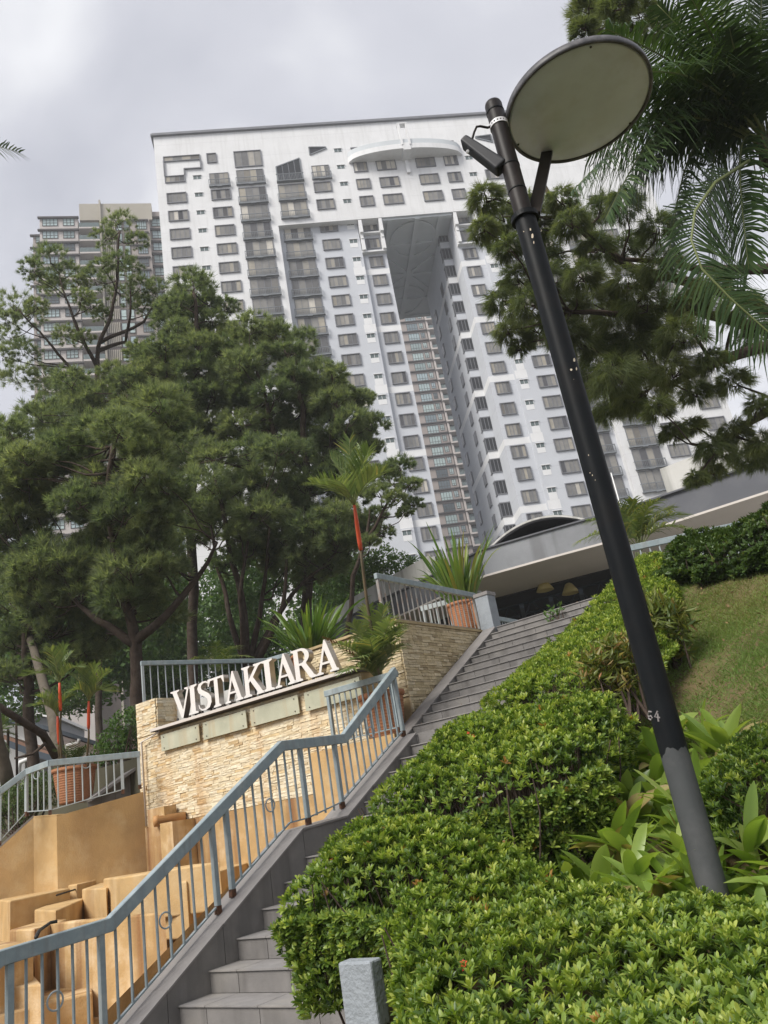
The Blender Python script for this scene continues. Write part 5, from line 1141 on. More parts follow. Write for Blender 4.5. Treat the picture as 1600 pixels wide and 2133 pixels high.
# ---- right-hand casuarina with hanging sprays, close by
RR = [(1012, 415, 40), (1050, 455, 44), (1008, 480, 32), (1062, 520, 36), (1035, 500, 30), (1100, 430, 34), (1130, 480, 30), (1080, 585, 42), (1048, 630, 38), (1105, 640, 46), (1150, 590, 48), (1172, 645, 50), (1060, 690, 34), (1122, 690, 34), (1085, 725, 26), (1215, 580, 42), (1240, 640, 56), (1292, 690, 72), (1262, 745, 56), (1335, 735, 74), (1290, 790, 62), (1342, 815, 62), (1305, 845, 44), (1372, 855, 34), (1392, 660, 56), (1420, 705, 52), (1345, 640, 56), (1310, 595, 52), (1400, 905, 28), (1480, 600, 46), (1490, 940, 42), (1442, 890, 28), (1532, 905, 36), (1560, 955, 44), (1592, 930, 36), (1485, 985, 26), (1530, 800, 40), (1485, 755, 36), (1585, 850, 34), (1590, 960, 36), (1450, 1000, 24), (1190, 470, 40), (1240, 520, 40), (1170, 420, 36), (1250, 440, 40), (1300, 520, 44), (1380, 560, 48), (1440, 640, 46), (1540, 640, 44), (1300, 430, 40), (1370, 480, 44), (1590, 700, 50), (1180, 700, 44), (1230, 800, 44), (1210, 720, 40), (1400, 780, 46), (1450, 820, 36), (1270, 860, 34), (1360, 720, 50), (1140, 540, 40)]
casuarina('big casuarina at the right edge whose boughs hang in front of the white tower', 15, (1760, 1150), [[(1760, 1000), (1750, 800), (1730, 500), (1710, 200)], [(1742, 660), (1600, 650), (1480, 600), (1330, 565), (1230, 495), (1160, 430), (1130, 380)], [(1745, 780), (1600, 690), (1420, 640), (1280, 655), (1190, 650)], [(1750, 850), (1600, 720), (1480, 760), (1400, 800), (1330, 780)], [(1755, 900), (1640, 830), (1560, 880), (1500, 930)], [(1735, 560), (1600, 560), (1450, 560), (1300, 540)]], RR, 18, 4.0, fill=0, r0=.22, K=26, per=44, wd=.016, group=None, matn='needles_warm', hang=1.2, lenf=.55, flat=.95, spread=.24, rs=1.04, km=5.4, pm=.46, wm=.62)
RT2 = [(1225, 22, 36), (1262, 52, 28), (1215, 60, 24), (1290, 15, 36), (1330, 30, 34), (1250, -10, 40), (1370, 60, 34)]
casuarina('casuarina bough entering at the top edge above the lamp disc', 15, (1780, 900), [[(1780, 300), (1700, 0), (1600, -80)], [(1700, 0), (1500, -40), (1330, -5), (1240, 20)]], RT2, 19, 4.0, fill=0, r0=.12, K=26, per=40, wd=.016, group=None, matn='needles_warm', hang=.3, lenf=.6, flat=.9, spread=.5)

# ---- leafy background
def leaf_cloud(P, size, rng, tint_m, tint_s=.16, asp=.45, updir=None):
    n = len(P); D = rng.normal(size=(n, 3)); 
    if updir is not None: D = D * .7 + updir
    D = nrm(D); sd = nrm(np.cross(D, rng.normal(size=(n, 3)))); L = size * rng.uniform(.6, 1.3, n)[:, None]
    nn = np.cross(D, sd)
    V = np.empty((n, 4, 3)); V[:, 0] = P; V[:, 1] = P + D * L * .45 - sd * L * asp * .5 + nn * L * .08; V[:, 2] = P + D * L; V[:, 3] = P + D * L * .45 + sd * L * asp * .5 + nn * L * .08
    T = (np.arange(n)[:, None, None] * 4 + np.array([[0, 1, 2], [0, 2, 3]])[None]).reshape(-1, 3)
    t = np.clip(tint_m + rng.normal(size=n) * tint_s, 0, 1); return V.reshape(-1, 3), T, np.repeat(t, 4)
def blob_points(blobs, n_per_m2, rng, shell=.55):
    out = []
    for c, r in blobs:
        n = int(n_per_m2 * 4 * math.pi * r * r); d = nrm(rng.normal(size=(n, 3))); rad = r * (shell + (1 - shell) * rng.uniform(0, 1, n) ** .6); lump = 1 + .18 * np.sin(d[:, 0] * 5 + c[0]) * np.sin(d[:, 1] * 6 + c[1]) + .12 * np.sin(d[:, 2] * 8)
        out.append(c + d * (rad * lump)[:, None])
    return np.concatenate(out)
rng = np.random.default_rng(31)
bl = [(at(rng.uniform(-40, 760), rng.uniform(1190, 1440), rng.uniform(38, 52)), rng.uniform(1.2, 2.4)) for _ in range(60)]
V, T, I = leaf_cloud(blob_points(bl, 34, rng), .33, rng, .45)
o = link('undergrowth', npmesh('undergrowth', V, T, I, 'bush_leaf')); o['kind'] = 'stuff'
mb = MB()
def bush(name, label, blobs_px, depth, leaf, dens, matn, seed, cat='bush', stems=True, tint=.5, jit=.4, gz=None, group=None, asp=.45):
    rng = np.random.default_rng(seed); B_ = []
    for x, y, r in blobs_px: d = depth + rng.uniform(-jit, jit); B_.append((at(x, y, d), r * d / F_PX))
    cx = np.mean([b[0] for b in B_], 0); gz = min(b[0][2] - b[1] for b in B_) - .2 if gz is None else gz
    t = thing(name, label, cat, (cx[0], cx[1], gz), group)
    V, T, I = leaf_cloud(blob_points(B_, dens, rng), leaf, rng, tint, updir=np.array([0, 0, .35]), asp=asp); o = link('foliage', npmesh('foliage', V, T, I, matn, ORG[t.name]), t); o['kind'] = 'stuff'
    mb = MB()
    for c, r in B_:
        for k in range(4): tube_limb(mb, wobble((cx[0] + rng.normal() * .1, cx[1] + rng.normal() * .1, gz), c + nrm(rng.normal(size=3)) * r * .5, .1 * r, 5, rng), .016 + .01 * r, .004, 5)
    o = part('stems', mb, t, 'twig'); o['kind'] = 'stuff'
    return t
bush('garden_tree', 'small light green broadleaf tree behind the white roof parapet', [(760, 1180, 34), (800, 1165, 30), (835, 1175, 26), (730, 1200, 36), (780, 1200, 40), (700, 1230, 36), (860, 1178, 18), (905, 1172, 12), (880, 1175, 12)], 33, .16, 130, 'bush_leaf', 41, 'tree', tint=.62)
bush('bamboo_bush', 'fine-leaved green bush left of the sign wall behind the basin railing', [(262, 1510, 34), (240, 1545, 34), (275, 1550, 30), (215, 1570, 26), (285, 1490, 20), (255, 1580, 26)], 15.6, .085, 420, 'bush_leaf', 42, tint=.42)
bush('clipped_hedge', 'dark clipped hedge behind the left basin railing', [(10, 1670, 34), (40, 1655, 34), (75, 1640, 34), (105, 1630, 26), (-20, 1690, 34), (60, 1680, 34), (20, 1705, 30), (100, 1660, 26)], 14.6, .05, 800, 'dark_hedge_leaf', 43, 'hedge', tint=.5, jit=.2)

# ---- palms
def frond_arrays(P, leaf_len, leaf_w, npairs, rng, up=Zv, hang=.25, t0=.12, vee=.35, tint=.5, fwd=.55, seg=3):
    """pinnate leaf along the rachis points P"""
    P = np.array(P); L = np.r_[0, np.cumsum(np.linalg.norm(np.diff(P, axis=0), axis=1))]; L /= L[-1]
    Vs, Ts, Is = [], [], []; off = 0
    for i in range(npairs):
        t = t0 + (1 - t0) * (i + .5) / npairs
        p = np.array([np.interp(t, L, P[:, k]) for k in range(3)]); q = np.array([np.interp(min(t + .03, 1), L, P[:, k]) for k in range(3)]); q0 = np.array([np.interp(max(t - .03, 0), L, P[:, k]) for k in range(3)])
        d = nrm(q - q0); sd = nrm(np.cross(d, up)); un = np.cross(sd, d)
        ll = leaf_len * (.45 + .55 * math.sin(math.pi * min(1, (t - t0) / (1 - t0) * .92 + .12)) ) * rng.uniform(.85, 1.1)
        for s in (-1, 1):
            dr = nrm(sd * s + d * (fwd + .9 * max(0, t - .75) * 3) + un * vee + rng.normal(size=3) * .07); w_ = leaf_w * rng.uniform(.8, 1.1); nn = nrm(np.cross(dr, d) + 1e-6)
            wv_ = nrm(np.cross(nn, dr)); tt = np.clip(tint + rng.normal() * .16, 0, 1); pts = []
            for k in range(seg + 1):
                u = k / seg; pp = p + dr * ll * u - Zv * hang * ll * u * u * (1 + .3 * rng.normal()); ww = w_ * (.55 + .9 * u - 1.45 * u * u) if k < seg else 0.0006
                pts += [pp - wv_ * ww, pp + wv_ * ww]
            Vs += pts; Is += [tt] * len(pts)
            for k in range(seg): a = off + 2 * k; Ts += [(a, a + 1, a + 3), (a, a + 3, a + 2)]
            off += len(pts)
    return np.array(Vs), np.array(Ts), np.array(Is)
def arc_pts(a, b, rise, n=9, droop=0.0):
    a = np.array(a); b = np.array(b); return [a + (b - a) * u + Zv * (rise * math.sin(math.pi * u ** .8) - droop * u ** 3) for u in np.linspace(0, 1, n)]
def add_frond(t, P, ll, lw, npairs, rng, matn='palm_leaf', rr=.012, **k):
    V, T, I = frond_arrays(P, ll, lw, npairs, rng, **k); o = link('frond', npmesh('frond', V, T, I, matn, ORG[t.name]), t)
    mb = MB(); tube_limb(mb, P, rr, rr * .25, 6); part('rachis', mb, o, 'rachis', smooth=True, loc=ORG[t.name]); return o
# big palm at the right edge
rng = np.random.default_rng(51); DP = 10.2
cr = at(1592, 292, DP); pt = thing('feather_palm', 'large feather palm at the right edge with long drooping fronds', 'palm', (cr[0] + .25, cr[1], 3.6))
mb = MB(); tube_limb(mb, [(cr[0] + .25, cr[1], 3.6), (cr[0] + .15, cr[1], 6), cr - Zv * .35, cr], .15, .10, 12); part('trunk', mb, pt, 'palm_trunk', smooth=True)
FR = [((1592, 292, DP), (1262, 60, 9.6), .35, .5), ((1590, 300, DP), (1195, 235, 9.3), .55, .5), ((1590, 305, DP), (1190, 400, 9.2), .75, .5), ((1588, 310, DP), (1262, 455, 9.0), .95, .6), ((1590, 285, DP), (1370, 10, 10.4), .3, .3), ((1595, 280, DP), (1470, -60, 10.6), .2, .3), ((1600, 280, DP), (1590, -90, 10.2), .2, .2), ((1600, 290, DP), (1720, -20, 10.4), .3, .4), ((1585, 320, DP), (1390, 560, 9.6), 1.0, .3), ((1600, 300, DP), (1760, 330, 9.6), .5, .5), ((1595, 300, DP), (1330, 330, 11.2), .5, .4), ((1592, 292, DP), (1420, 130, 11.5), .4, .4), ((1595, 300, DP), (1560, 560, 9.2), .7, .4), ((1594, 292, DP), (1330, 150, 9.0), .5, .5), ((1594, 292, DP), (1520, 60, 9.4), .4, .4), ((1592, 300, DP), (1250, 150, 10.6), .4, .5), ((1592, 300, DP), (1230, 320, 10.6), .6, .5), ((1590, 305, DP), (1300, 420, 10.4), .8, .5), ((1590, 310, DP), (1480, 520, 10.4), .9, .4), ((1596, 290, DP), (1430, -20, 9.2), .3, .4), ((1596, 290, DP), (1560, -60, 11), .3, .4)]
for a, b, rise, droop in FR: add_frond(pt, arc_pts(at(*a), at(*b), rise, 12), .66, .021, 78, rng, rr=.020, hang=.66, vee=.0, tint=.36, fwd=.5, seg=4)
# the long frond that hangs out of the crown and sweeps back to the right
add_frond(pt, [at(*q) for q in ((1560, 335, 9.6), (1490, 380, 9.2), (1448, 440, 9.0), (1440, 500, 8.9), (1462, 560, 8.8), (1520, 620, 8.7), (1610, 700, 8.6), (1680, 760, 8.5))], .56, .022, 84, rng, rr=.022, hang=.6, vee=-.1, tint=.42, fwd=.35, seg=4, up=nrm(-FW))
mb = MB()
for k in range(16): a = cr + rng.normal(size=3) * .08; tube_limb(mb, wobble(a, a - Zv * rng.uniform(.5, 1.2) + rng.normal(size=3) * .14, .06, 5, rng), .012, .004, 4)
part('husk', mb, pt, 'husk', kind='stuff')
# frond tip at the left edge
t = thing('palm_frond', 'tip of a palm frond reaching in at the left edge against the sky', 'palm', at(-60, 300, 9)); add_frond(t, arc_pts(at(-330, 330, 9), at(42, 318, 9), .35, 9), .34, .014, 46, rng, hang=.35, tint=.6)

def pot(t, c, rad, h, matn='terracotta', ribs=13, n=32):
    pr = []
    for i in range(ribs * 2 + 1):
        u = i / (ribs * 2); r = rad * (.74 + .26 * u ** .7) * (1 + (.012 if i % 2 else -.006)); pr.append((r, h * .88 * u))
    pr = [(0, 0)] + pr + [(rad * 1.06, h * .89), (rad * 1.10, h * .93), (rad * 1.08, h), (rad * .93, h), (rad * .90, h * .88), (0, h * .88)]
    mb = MB(); mb.lathe(c, pr, n); part('pot', mb, t, matn, smooth=False)
    mb = MB(); mb.lathe(np.array(c) + Zv * h * .885, [(rad * .90, 0), (rad * .5, .02), (0, .025)], n); part('soil', mb, t, 'soil')
def crownpalm(t, base, top_, shaft_len, crown_pts, rng, r=.022, sr=.034, leaf=(.34, .016, 26), fl=.85, matn='seal_palm_leaf'):
    base = np.array(base); top_ = np.array(top_); d = nrm(top_ - base)
    s0 = top_ - d * shaft_len
    mb = MB(); tube_limb(mb, wobble(base, s0, .02, 8, rng), r * 1.15, r * .9, 8); part('stem', mb, t, 'ringed_cane', smooth=True)
    mb = MB(); mb.tube([s0 - d * .01, s0 + d * shaft_len * .15, s0 + d * shaft_len * .6, top_], [sr * .8, sr, sr * .92, sr * .62], 10); part('crownshaft', mb, t, 'crownshaft_red', smooth=True)
    for q in crown_pts: add_frond(t, arc_pts(top_, q, .12 * fl, 8), leaf[0], leaf[1], leaf[2], rng, matn, rr=.010, hang=.16, vee=.45, t0=.16, tint=.55, fwd=1.15)
# tall red-necked palm in the pot beside the parapet
rng = np.random.default_rng(61)
pc = W(6.74, 8.80, 2.462); t = thing('potted_palm', 'tall slim palm with red crownshaft in a ribbed terracotta pot beside the sign wall', 'potted palm', pc)
pot(t, pc, .30, .60)
zb = pc[2] + .55; dpt = 10.9
crownpalm(t, at(793, 1432, dpt), at(738, 1052, dpt), .62, [at(*q) for q in ((650, 1005, 10.6), (690, 955, 11.1), (728, 915, 11.0), (768, 935, 10.8), (802, 980, 10.6), (700, 1000, 10.3), (775, 1000, 11.2), (750, 930, 11.4))], rng, r=.022, sr=.032, leaf=(.40, .016, 26))
b0 = at(790, 1425, dpt)
for q in ((705, 1340, 10.6), (735, 1300, 10.9), (765, 1265, 11.0), (800, 1262, 10.9), (835, 1305, 10.7), (745, 1370, 10.5), (840, 1345, 10.8), (722, 1398, 10.4), (815, 1290, 10.5), (770, 1330, 10.4)): add_frond(t, arc_pts(b0, at(*q), .16, 8), .38, .023, 24, rng, 'seal_palm_leaf', rr=.010, hang=.3, vee=.35, t0=.25, tint=.62, fwd=.8)
V, T, I = frond_arrays(arc_pts(b0, at(672, 1328, 10.8), .1, 8), .2, .02, 10, rng, hang=.2, t0=.4, fwd=1.2); o = link('dead_frond', npmesh('dead_frond', V, T, I, 'dead_leaf', pc), t)
# left group of red-necked palms
pc = at(157, 1672, 14.4); t = thing('potted_palm', 'clump of three red-necked palms in a terracotta pot behind the basin railing', 'potted palm', pc); pot(t, pc, .37, .62)
cb = pc + Zv * .6
for st, top_, cps in (((131, 1615), (124, 1422), ((50, 1408), (70, 1375), (105, 1352), (150, 1360), (165, 1390), (95, 1400), (135, 1345))), ((126, 1600), (120, 1492), ((75, 1450), (95, 1440), (70, 1470), (150, 1450))), ((184, 1600), (185, 1460), ((145, 1405), (165, 1385), (200, 1385), (228, 1395), (220, 1440), (150, 1440), (235, 1440)))):
    crownpalm(t, at(*st, 14.4), at(*top_, 14.4), .50, [at(x, y, 14.4 + rng.uniform(-.4, .4)) for x, y in cps], rng, r=.020, sr=.031, leaf=(.34, .014, 22), fl=1.0)
for k in range(12):
    a = rng.uniform(0, 6.28); e = cb + np.array([math.cos(a) * .35, math.sin(a) * .35, rng.uniform(.25, .5)]); add_frond(t, arc_pts(cb, e, .1, 6), .2, .014, 12, rng, rr=.006, hang=.3, tint=.6)
# areca at the pavilion, fan palm leaves at the left edge, small palm behind the terrace railing
t = thing('areca_palm', 'yellow green areca palm in front of the pavilion, right of the lamp post', 'palm', at(1335, 1160, 14)); b0 = at(1335, 1150, 14)
for q in ((1206, 1128, 13.6), (1225, 1085, 14), (1268, 1046, 14.2), (1318, 1040, 14), (1372, 1042, 13.8), (1432, 1072, 13.7), (1448, 1105, 13.4), (1400, 1060, 14.4), (1290, 1070, 14.6), (1350, 1070, 14.6)): add_frond(t, arc_pts(b0, at(*q), .28, 9), .42, .020, 34, rng, 'palm_leaf_yellow', rr=.012, hang=.35, vee=.3, t0=.25, tint=.5, fwd=.7)
mb = MB()
for k in range(5): tube_limb(mb, [at(1322 + k * 7, 1230, 14), at(1325 + k * 5, 1150, 14)], .022, .016, 7)
part('stems', mb, t, 'rachis', smooth=True, kind='stuff')
t = thing('garden_palm', 'small yellow green palm behind the terrace railing left of the letters', 'palm', at(455, 1420, 19)); b0 = at(455, 1400, 19)
for q in ((425, 1350, 19), (450, 1338, 19), (500, 1345, 18.6), (520, 1368, 18.4), (395, 1375, 19), (475, 1350, 19.4)): add_frond(t, arc_pts(b0, at(*q), .2, 8), .35, .018, 22, rng, 'palm_leaf_yellow', hang=.4, tint=.4)
t = thing('fan_palm', 'small palm with bright green leaves at the left edge above the white house', 'palm', at(-10, 1580, 20)); b0 = at(-8, 1540, 20)
for q in ((20, 1490, 20), (28, 1530, 20), (15, 1560, 20), (-10, 1480, 20), (24, 1510, 19.5)): add_frond(t, arc_pts(b0, at(*q), .12, 6), .3, .022, 14, rng, 'palm_leaf_yellow', hang=.3, t0=.3, tint=.25, fwd=1.0)
mb = MB(); tube_limb(mb, [at(16, 1640, 20), at(17, 1520, 20)], .04, .035, 8); tube_limb(mb, [at(36, 1640, 20), at(34, 1500, 20)], .035, .03, 8); part('trunk', mb, t, 'bark', smooth=True)

# ---- strap-leaved potted plants
def strap_leaf(b, d, L, wd, droop, rng, seg=6, up=Zv):
    b = np.array(b); d = nrm(np.array(d)); sd = nrm(np.cross(d, up) + rng.normal(size=3) * .25); P = []
    fold = .25 * wd
    for k in range(seg + 1):
        u = k / seg; c = b + d * L * u - Zv * droop * L * u ** 2.2 + np.array([d[0], d[1], 0]) * droop * L * .35 * u * u; w_ = wd * (.55 + 1.3 * u - 1.75 * u * u) if k < seg else .0015
        nn = np.cross(sd, d); P += [c - sd * w_ + nn * fold * (w_ / wd), c, c + sd * w_ + nn * fold * (w_ / wd)]
    T = []
    for k in range(seg):
        a = 3 * k; T += [(a, a + 1, a + 4), (a, a + 4, a + 3), (a + 1, a + 2, a + 5), (a + 1, a + 5, a + 4)]
    return np.array(P), np.array(T)
def leaf_set(leaves):
    Vs, Ts, Is = [], [], []; off = 0
    for (V, T), tt in leaves: Vs.append(V); Ts.append(T + off); Is.append(np.clip(tt + np.tile([.05, -.05, .05], len(V) // 3), 0, 1)); off += len(V)
    return np.concatenate(Vs), np.concatenate(Ts), np.concatenate(Is)
def strap_plant(label, c, prad, ph, n, L, wd, seed, group='strap-leaved plants in terracotta pots', spread=.75, tint=.5):
    rng = np.random.default_rng(seed); t = thing('potted_plant', label, 'potted plant', c, group); pot(t, c, prad, ph); lv = []
    for i in range(n):
        a = rng.uniform(0, 6.28); e = rng.uniform(.05, 1) ** .8 * spread; b = np.array(c) + Zv * ph * .9 + np.array([math.cos(a), math.sin(a), 0]) * prad * .75 * rng.uniform(.1, 1); d = np.array([math.cos(a) * e, math.sin(a) * e, 1.0])
        if rng.random() < .35: b = b + d * L * rng.uniform(.15, .5)
        lv.append((strap_leaf(b, d, L * rng.uniform(.6, 1.1), wd * rng.uniform(.8, 1.2), rng.uniform(.05, .4), rng), rng.normal() * .18 + tint))
    V, T, I = leaf_set(lv); link('foliage', npmesh('foliage', V, T, I, 'strap_leaf', c, smooth=False), t)['kind'] = 'stuff'
strap_plant('big strap-leaved plant with yellowing tips in a terracotta pot behind the rusty railing', at(974, 1312, 14.4), .29, .5, 170, 1.12, .042, 71, spread=.58, tint=.54)
strap_plant('strap-leaved plant in a terracotta pot just behind the last letters', at(655, 1420, 14.8), .36, .52, 190, .95, .042, 72, spread=.95, tint=.45)
t = thing('plant_pot', 'terracotta pot with flared rim right of the grey pillar', 'pot', at(1010, 1300, 14.0)); pot(t, at(1010, 1300, 14.0), .20, .42)
# ================================================================== HEDGES, BEDS, LAWN
def poly_dist(poly, P):
    """signed distance (positive inside) and edge data"""
    poly = np.array(poly); n = len(poly); dmin = np.full(len(P), 1e9); ins = np.zeros(len(P), bool)
    for i in range(n):
        a, b = poly[i], poly[(i + 1) % n]; ab = b - a; t = np.clip(((P - a) @ ab) / (ab @ ab), 0, 1); d = np.linalg.norm(P - (a + t[:, None] * ab), axis=1); dmin = np.minimum(dmin, d)
        c = ((a[1] > P[:, 1]) != (b[1] > P[:, 1])); x = (b[0] - a[0]) * (P[:, 1] - a[1]) / (b[1] - a[1] + 1e-12) + a[0]; ins ^= c & (P[:, 0] < x)
    return np.where(ins, dmin, -dmin)
def W3(a, b, z): return np.outer(a, Av) + np.outer(b, Bv) + np.outer(z, Zv)
def lump(a, b, z, k=1.0): return .5 * np.sin(a * 5.1 * k + 1.3 * b) + .5 * np.sin(b * 6.3 * k + z * 4 + .7) + .35 * np.sin(11 * a * k + 9 * b * k + 6 * z)
def hedge_shoots(poly, zt, rng, dens, rnd=.22, depth_layers=((0, 1.0), (.07, .7), (.15, .5)), side_bottom=.12, amp=.035, clear=None):
    poly = np.array(poly, float); lo, hi = poly.min(0), poly.max(0); area = np.prod(hi - lo); outP, outN, outI = [], [], []
    for dep, k in depth_layers:
        n = int(area * dens * k); q = rng.uniform(lo, hi, (n, 2)); d = poly_dist(poly, q); q = q[d > .01]; d = d[d > .01]
        e = np.clip((rnd - d) / rnd, 0, 1); z = zt(q[:, 0], q[:, 1]) - rnd * (1 - np.sqrt(1 - np.clip(e, 0, .999) ** 2))
        z += amp * lump(q[:, 0], q[:, 1], z) - dep + rng.normal(size=len(q)) * .012
        g = np.c_[(poly_dist(poly, q + [.02, 0]) - d), (poly_dist(poly, q + [0, .02]) - d)] / .02
        nn = nrm(W3(-g[:, 0] * e, -g[:, 1] * e, np.sqrt(1 - np.clip(e, 0, .98) ** 2) + .05)); outP.append(W3(q[:, 0], q[:, 1], z)); outN.append(nn); outI.append(np.full(len(q), dep))
        m = len(poly)
        for i in range(m):                       # sides
            a, b = poly[i], poly[(i + 1) % m]; L = np.linalg.norm(b - a); t = rng.uniform(0, 1, int(L * 1.0 * dens * k)); p = a + np.outer(t, b - a); nv = np.array([(b - a)[1], -(b - a)[0]]) / L
            if poly_dist(poly, np.array([(a + b) / 2 + nv * .02]))[0] > 0: nv = -nv
            zg = np.maximum(bank_z(p[:, 0], p[:, 1]), -.1) + side_bottom; ztp = zt(p[:, 0], p[:, 1]) - rnd; u = rng.uniform(0, 1, len(t)) ** .8; z = zg + (ztp - zg) * u
            inset = (1 - u) * .10; off = amp * 1.4 * lump(p[:, 0], p[:, 1], z * 2) - dep - inset + rng.normal(size=len(t)) * .02
            ok = ztp > zg; pp = p + off[:, None] * nv; outP.append(W3(pp[:, 0], pp[:, 1], z)[ok]); outN.append(nrm(W3(np.full(len(t), nv[0]), np.full(len(t), nv[1]), np.full(len(t), .35)))[ok]); outI.append(np.full(ok.sum(), dep))
    P, N_, I = np.concatenate(outP), np.concatenate(outN), np.concatenate(outI)
    if clear is not None: k = clear(P, I); P, N_, I = P[k], N_[k], I[k]
    return P, N_, I
def shoots_mesh(P, N_, I, rng, leaf, per, fine=True, tint=.5, asp=.36, open_=.80, young=.16):
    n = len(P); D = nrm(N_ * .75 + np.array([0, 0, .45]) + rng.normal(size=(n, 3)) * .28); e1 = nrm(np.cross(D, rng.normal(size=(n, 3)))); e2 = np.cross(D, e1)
    ph = rng.uniform(0, 6.28, n); yg = rng.random(n) < young; base = np.clip(tint + rng.normal(size=n) * .11 + yg * .28 - I * 1.6, 0.02, .96); red = rng.random(n) < .005; base[red] = 1.0  # deeper shoots tinted darker: older leaves, plus inner shade put into the colour
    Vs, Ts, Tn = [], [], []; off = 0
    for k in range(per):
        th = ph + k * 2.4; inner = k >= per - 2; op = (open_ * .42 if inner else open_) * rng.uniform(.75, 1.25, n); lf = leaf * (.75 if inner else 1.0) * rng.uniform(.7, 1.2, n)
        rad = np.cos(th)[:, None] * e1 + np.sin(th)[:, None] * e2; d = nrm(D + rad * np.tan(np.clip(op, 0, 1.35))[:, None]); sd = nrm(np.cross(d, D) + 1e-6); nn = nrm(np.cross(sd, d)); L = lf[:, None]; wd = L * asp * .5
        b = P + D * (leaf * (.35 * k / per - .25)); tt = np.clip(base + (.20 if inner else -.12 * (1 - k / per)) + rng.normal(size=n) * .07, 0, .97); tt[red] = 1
        tip = b + d * L - nn * L * .10 * (0 if inner else 1)
        if fine and k >= per - 5:
            V = np.empty((n, 8, 3)); c = b + d * L * .42; c2 = b + d * L * .80 - nn * L * (.04 if not inner else 0); V[:, 0] = b; V[:, 1] = c - sd * wd * .9 + nn * wd * .40; V[:, 2] = c + nn * L * .03; V[:, 3] = c + sd * wd * .9 + nn * wd * .40; V[:, 4] = c2 - sd * wd * .80 + nn * wd * .25; V[:, 5] = c2 + nn * L * .02; V[:, 6] = c2 + sd * wd * .80 + nn * wd * .25; V[:, 7] = tip
            T = np.array([[0, 2, 1], [0, 3, 2], [1, 2, 5], [1, 5, 4], [2, 3, 6], [2, 6, 5], [4, 5, 7], [5, 6, 7]]); kk = 8
        else:
            V = np.empty((n, 4, 3)); c = b + d * L * .5; V[:, 0] = b; V[:, 1] = c - sd * wd + nn * wd * .35; V[:, 2] = tip; V[:, 3] = c + sd * wd + nn * wd * .35; T = np.array([[0, 2, 1], [0, 3, 2]]); kk = 4
        Vs.append(V.reshape(-1, 3)); Ts.append((np.arange(n)[:, None, None] * kk + T[None]).reshape(-1, 3) + off); Tn.append(np.repeat(tt, kk)); off += n * kk
    return np.concatenate(Vs), np.concatenate(Ts), np.concatenate(Tn)
def hedge(label, poly, zt, seed, dens, leaf, per, fine, matn='hedge_leaf', tint=.5, nflow=0, nstem=60, clear=None, group='clipped hedges along the stairs', **k):
    rng = np.random.default_rng(seed); pc = np.mean(np.array(poly), 0); org = W(pc[0], pc[1], float(bank_z(pc[0], pc[1]))); t = thing('hedge', label, 'hedge', org, group)
    hk = {q: k.pop(q) for q in ('rnd', 'amp', 'side_bottom', 'depth_layers') if q in k}
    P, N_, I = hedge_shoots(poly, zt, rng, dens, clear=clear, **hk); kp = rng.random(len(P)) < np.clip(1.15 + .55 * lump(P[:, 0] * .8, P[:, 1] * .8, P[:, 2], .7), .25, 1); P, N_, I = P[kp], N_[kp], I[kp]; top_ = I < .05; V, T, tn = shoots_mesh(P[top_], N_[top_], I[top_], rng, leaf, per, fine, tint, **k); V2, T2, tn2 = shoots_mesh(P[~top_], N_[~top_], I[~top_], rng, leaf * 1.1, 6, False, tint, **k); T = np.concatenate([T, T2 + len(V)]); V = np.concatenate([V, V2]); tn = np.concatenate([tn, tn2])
    o = link('foliage', npmesh('foliage', V, T, tn, matn, org), t); o['kind'] = 'stuff'
    mb = MB(); lo, hi = np.array(poly).min(0), np.array(poly).max(0)
    for i in range(nstem):
        while True:
            q = rng.uniform(lo, hi)
            if poly_dist(poly, q[None])[0] > .12: break
        g = float(bank_z(*q)); top_ = float(zt(q[0], q[1])) - .12
        for s in range(3): e = q + rng.normal(size=2) * .14; tube_limb(mb, wobble(W(q[0], q[1], g - .03), W(e[0], e[1], top_), .05, 4, rng), .009, .004, 4)
    part('stems', mb, t, 'twig', kind='stuff')
    if nflow:
        idx = rng.choice(np.where((I < .01) & (P[:, 2] > org[2] + .3))[0], nflow, replace=False)
        for i in idx:
            mb = MB(); c = P[i] + N_[i] * .02
            for f in range(rng.integers(3, 8)):
                cc = c + rng.normal(size=3) * .014; d = nrm(N_[i] + rng.normal(size=3) * .5); e1 = nrm(np.cross(d, rng.normal(size=3))); e2 = np.cross(d, e1)
                for h in range(4):
                    th = h * 1.5708; r_ = math.cos(th) * e1 + math.sin(th) * e2; s_ = -math.sin(th) * e1 + math.cos(th) * e2; mb.add([cc, cc + r_ * .007 - s_ * .0035, cc + r_ * .016, cc + r_ * .007 + s_ * .0035], [(0, 1, 2, 3)])
            part('flower', mb, t, 'ixora_red')
    return t
def zt1(a, b):
    s = np.clip((np.asarray(a) - 1.8) / 1.6, 0, 1); return .79 + .14 * (b - 2.85) + s * (.11 + .26 * (b - 2.85))
cl1 = lambda P, I: ~((np.hypot(P[:, 0] - PX, P[:, 1] - PY) < .12))
hedge('wide front hedge spilling around the grey kerb pillar, nearest the viewer', [(3.93, 3.76), (3.4, 3.84), (3.15, 3.86), (3.0, 3.76), (2.78, 3.40), (2.43, 2.97), (2.02, 2.45), (.3, 1.6), (-.8, 1.65), (-.8, 4.0), (1.2, 4.22), (2.2, 4.36), (3.0, 4.62), (3.93, 4.58)], zt1, 81, 640, .052, 9, True, tint=.50, young=.30, nflow=16, nstem=130, clear=cl1, amp=.04, side_bottom=.38)
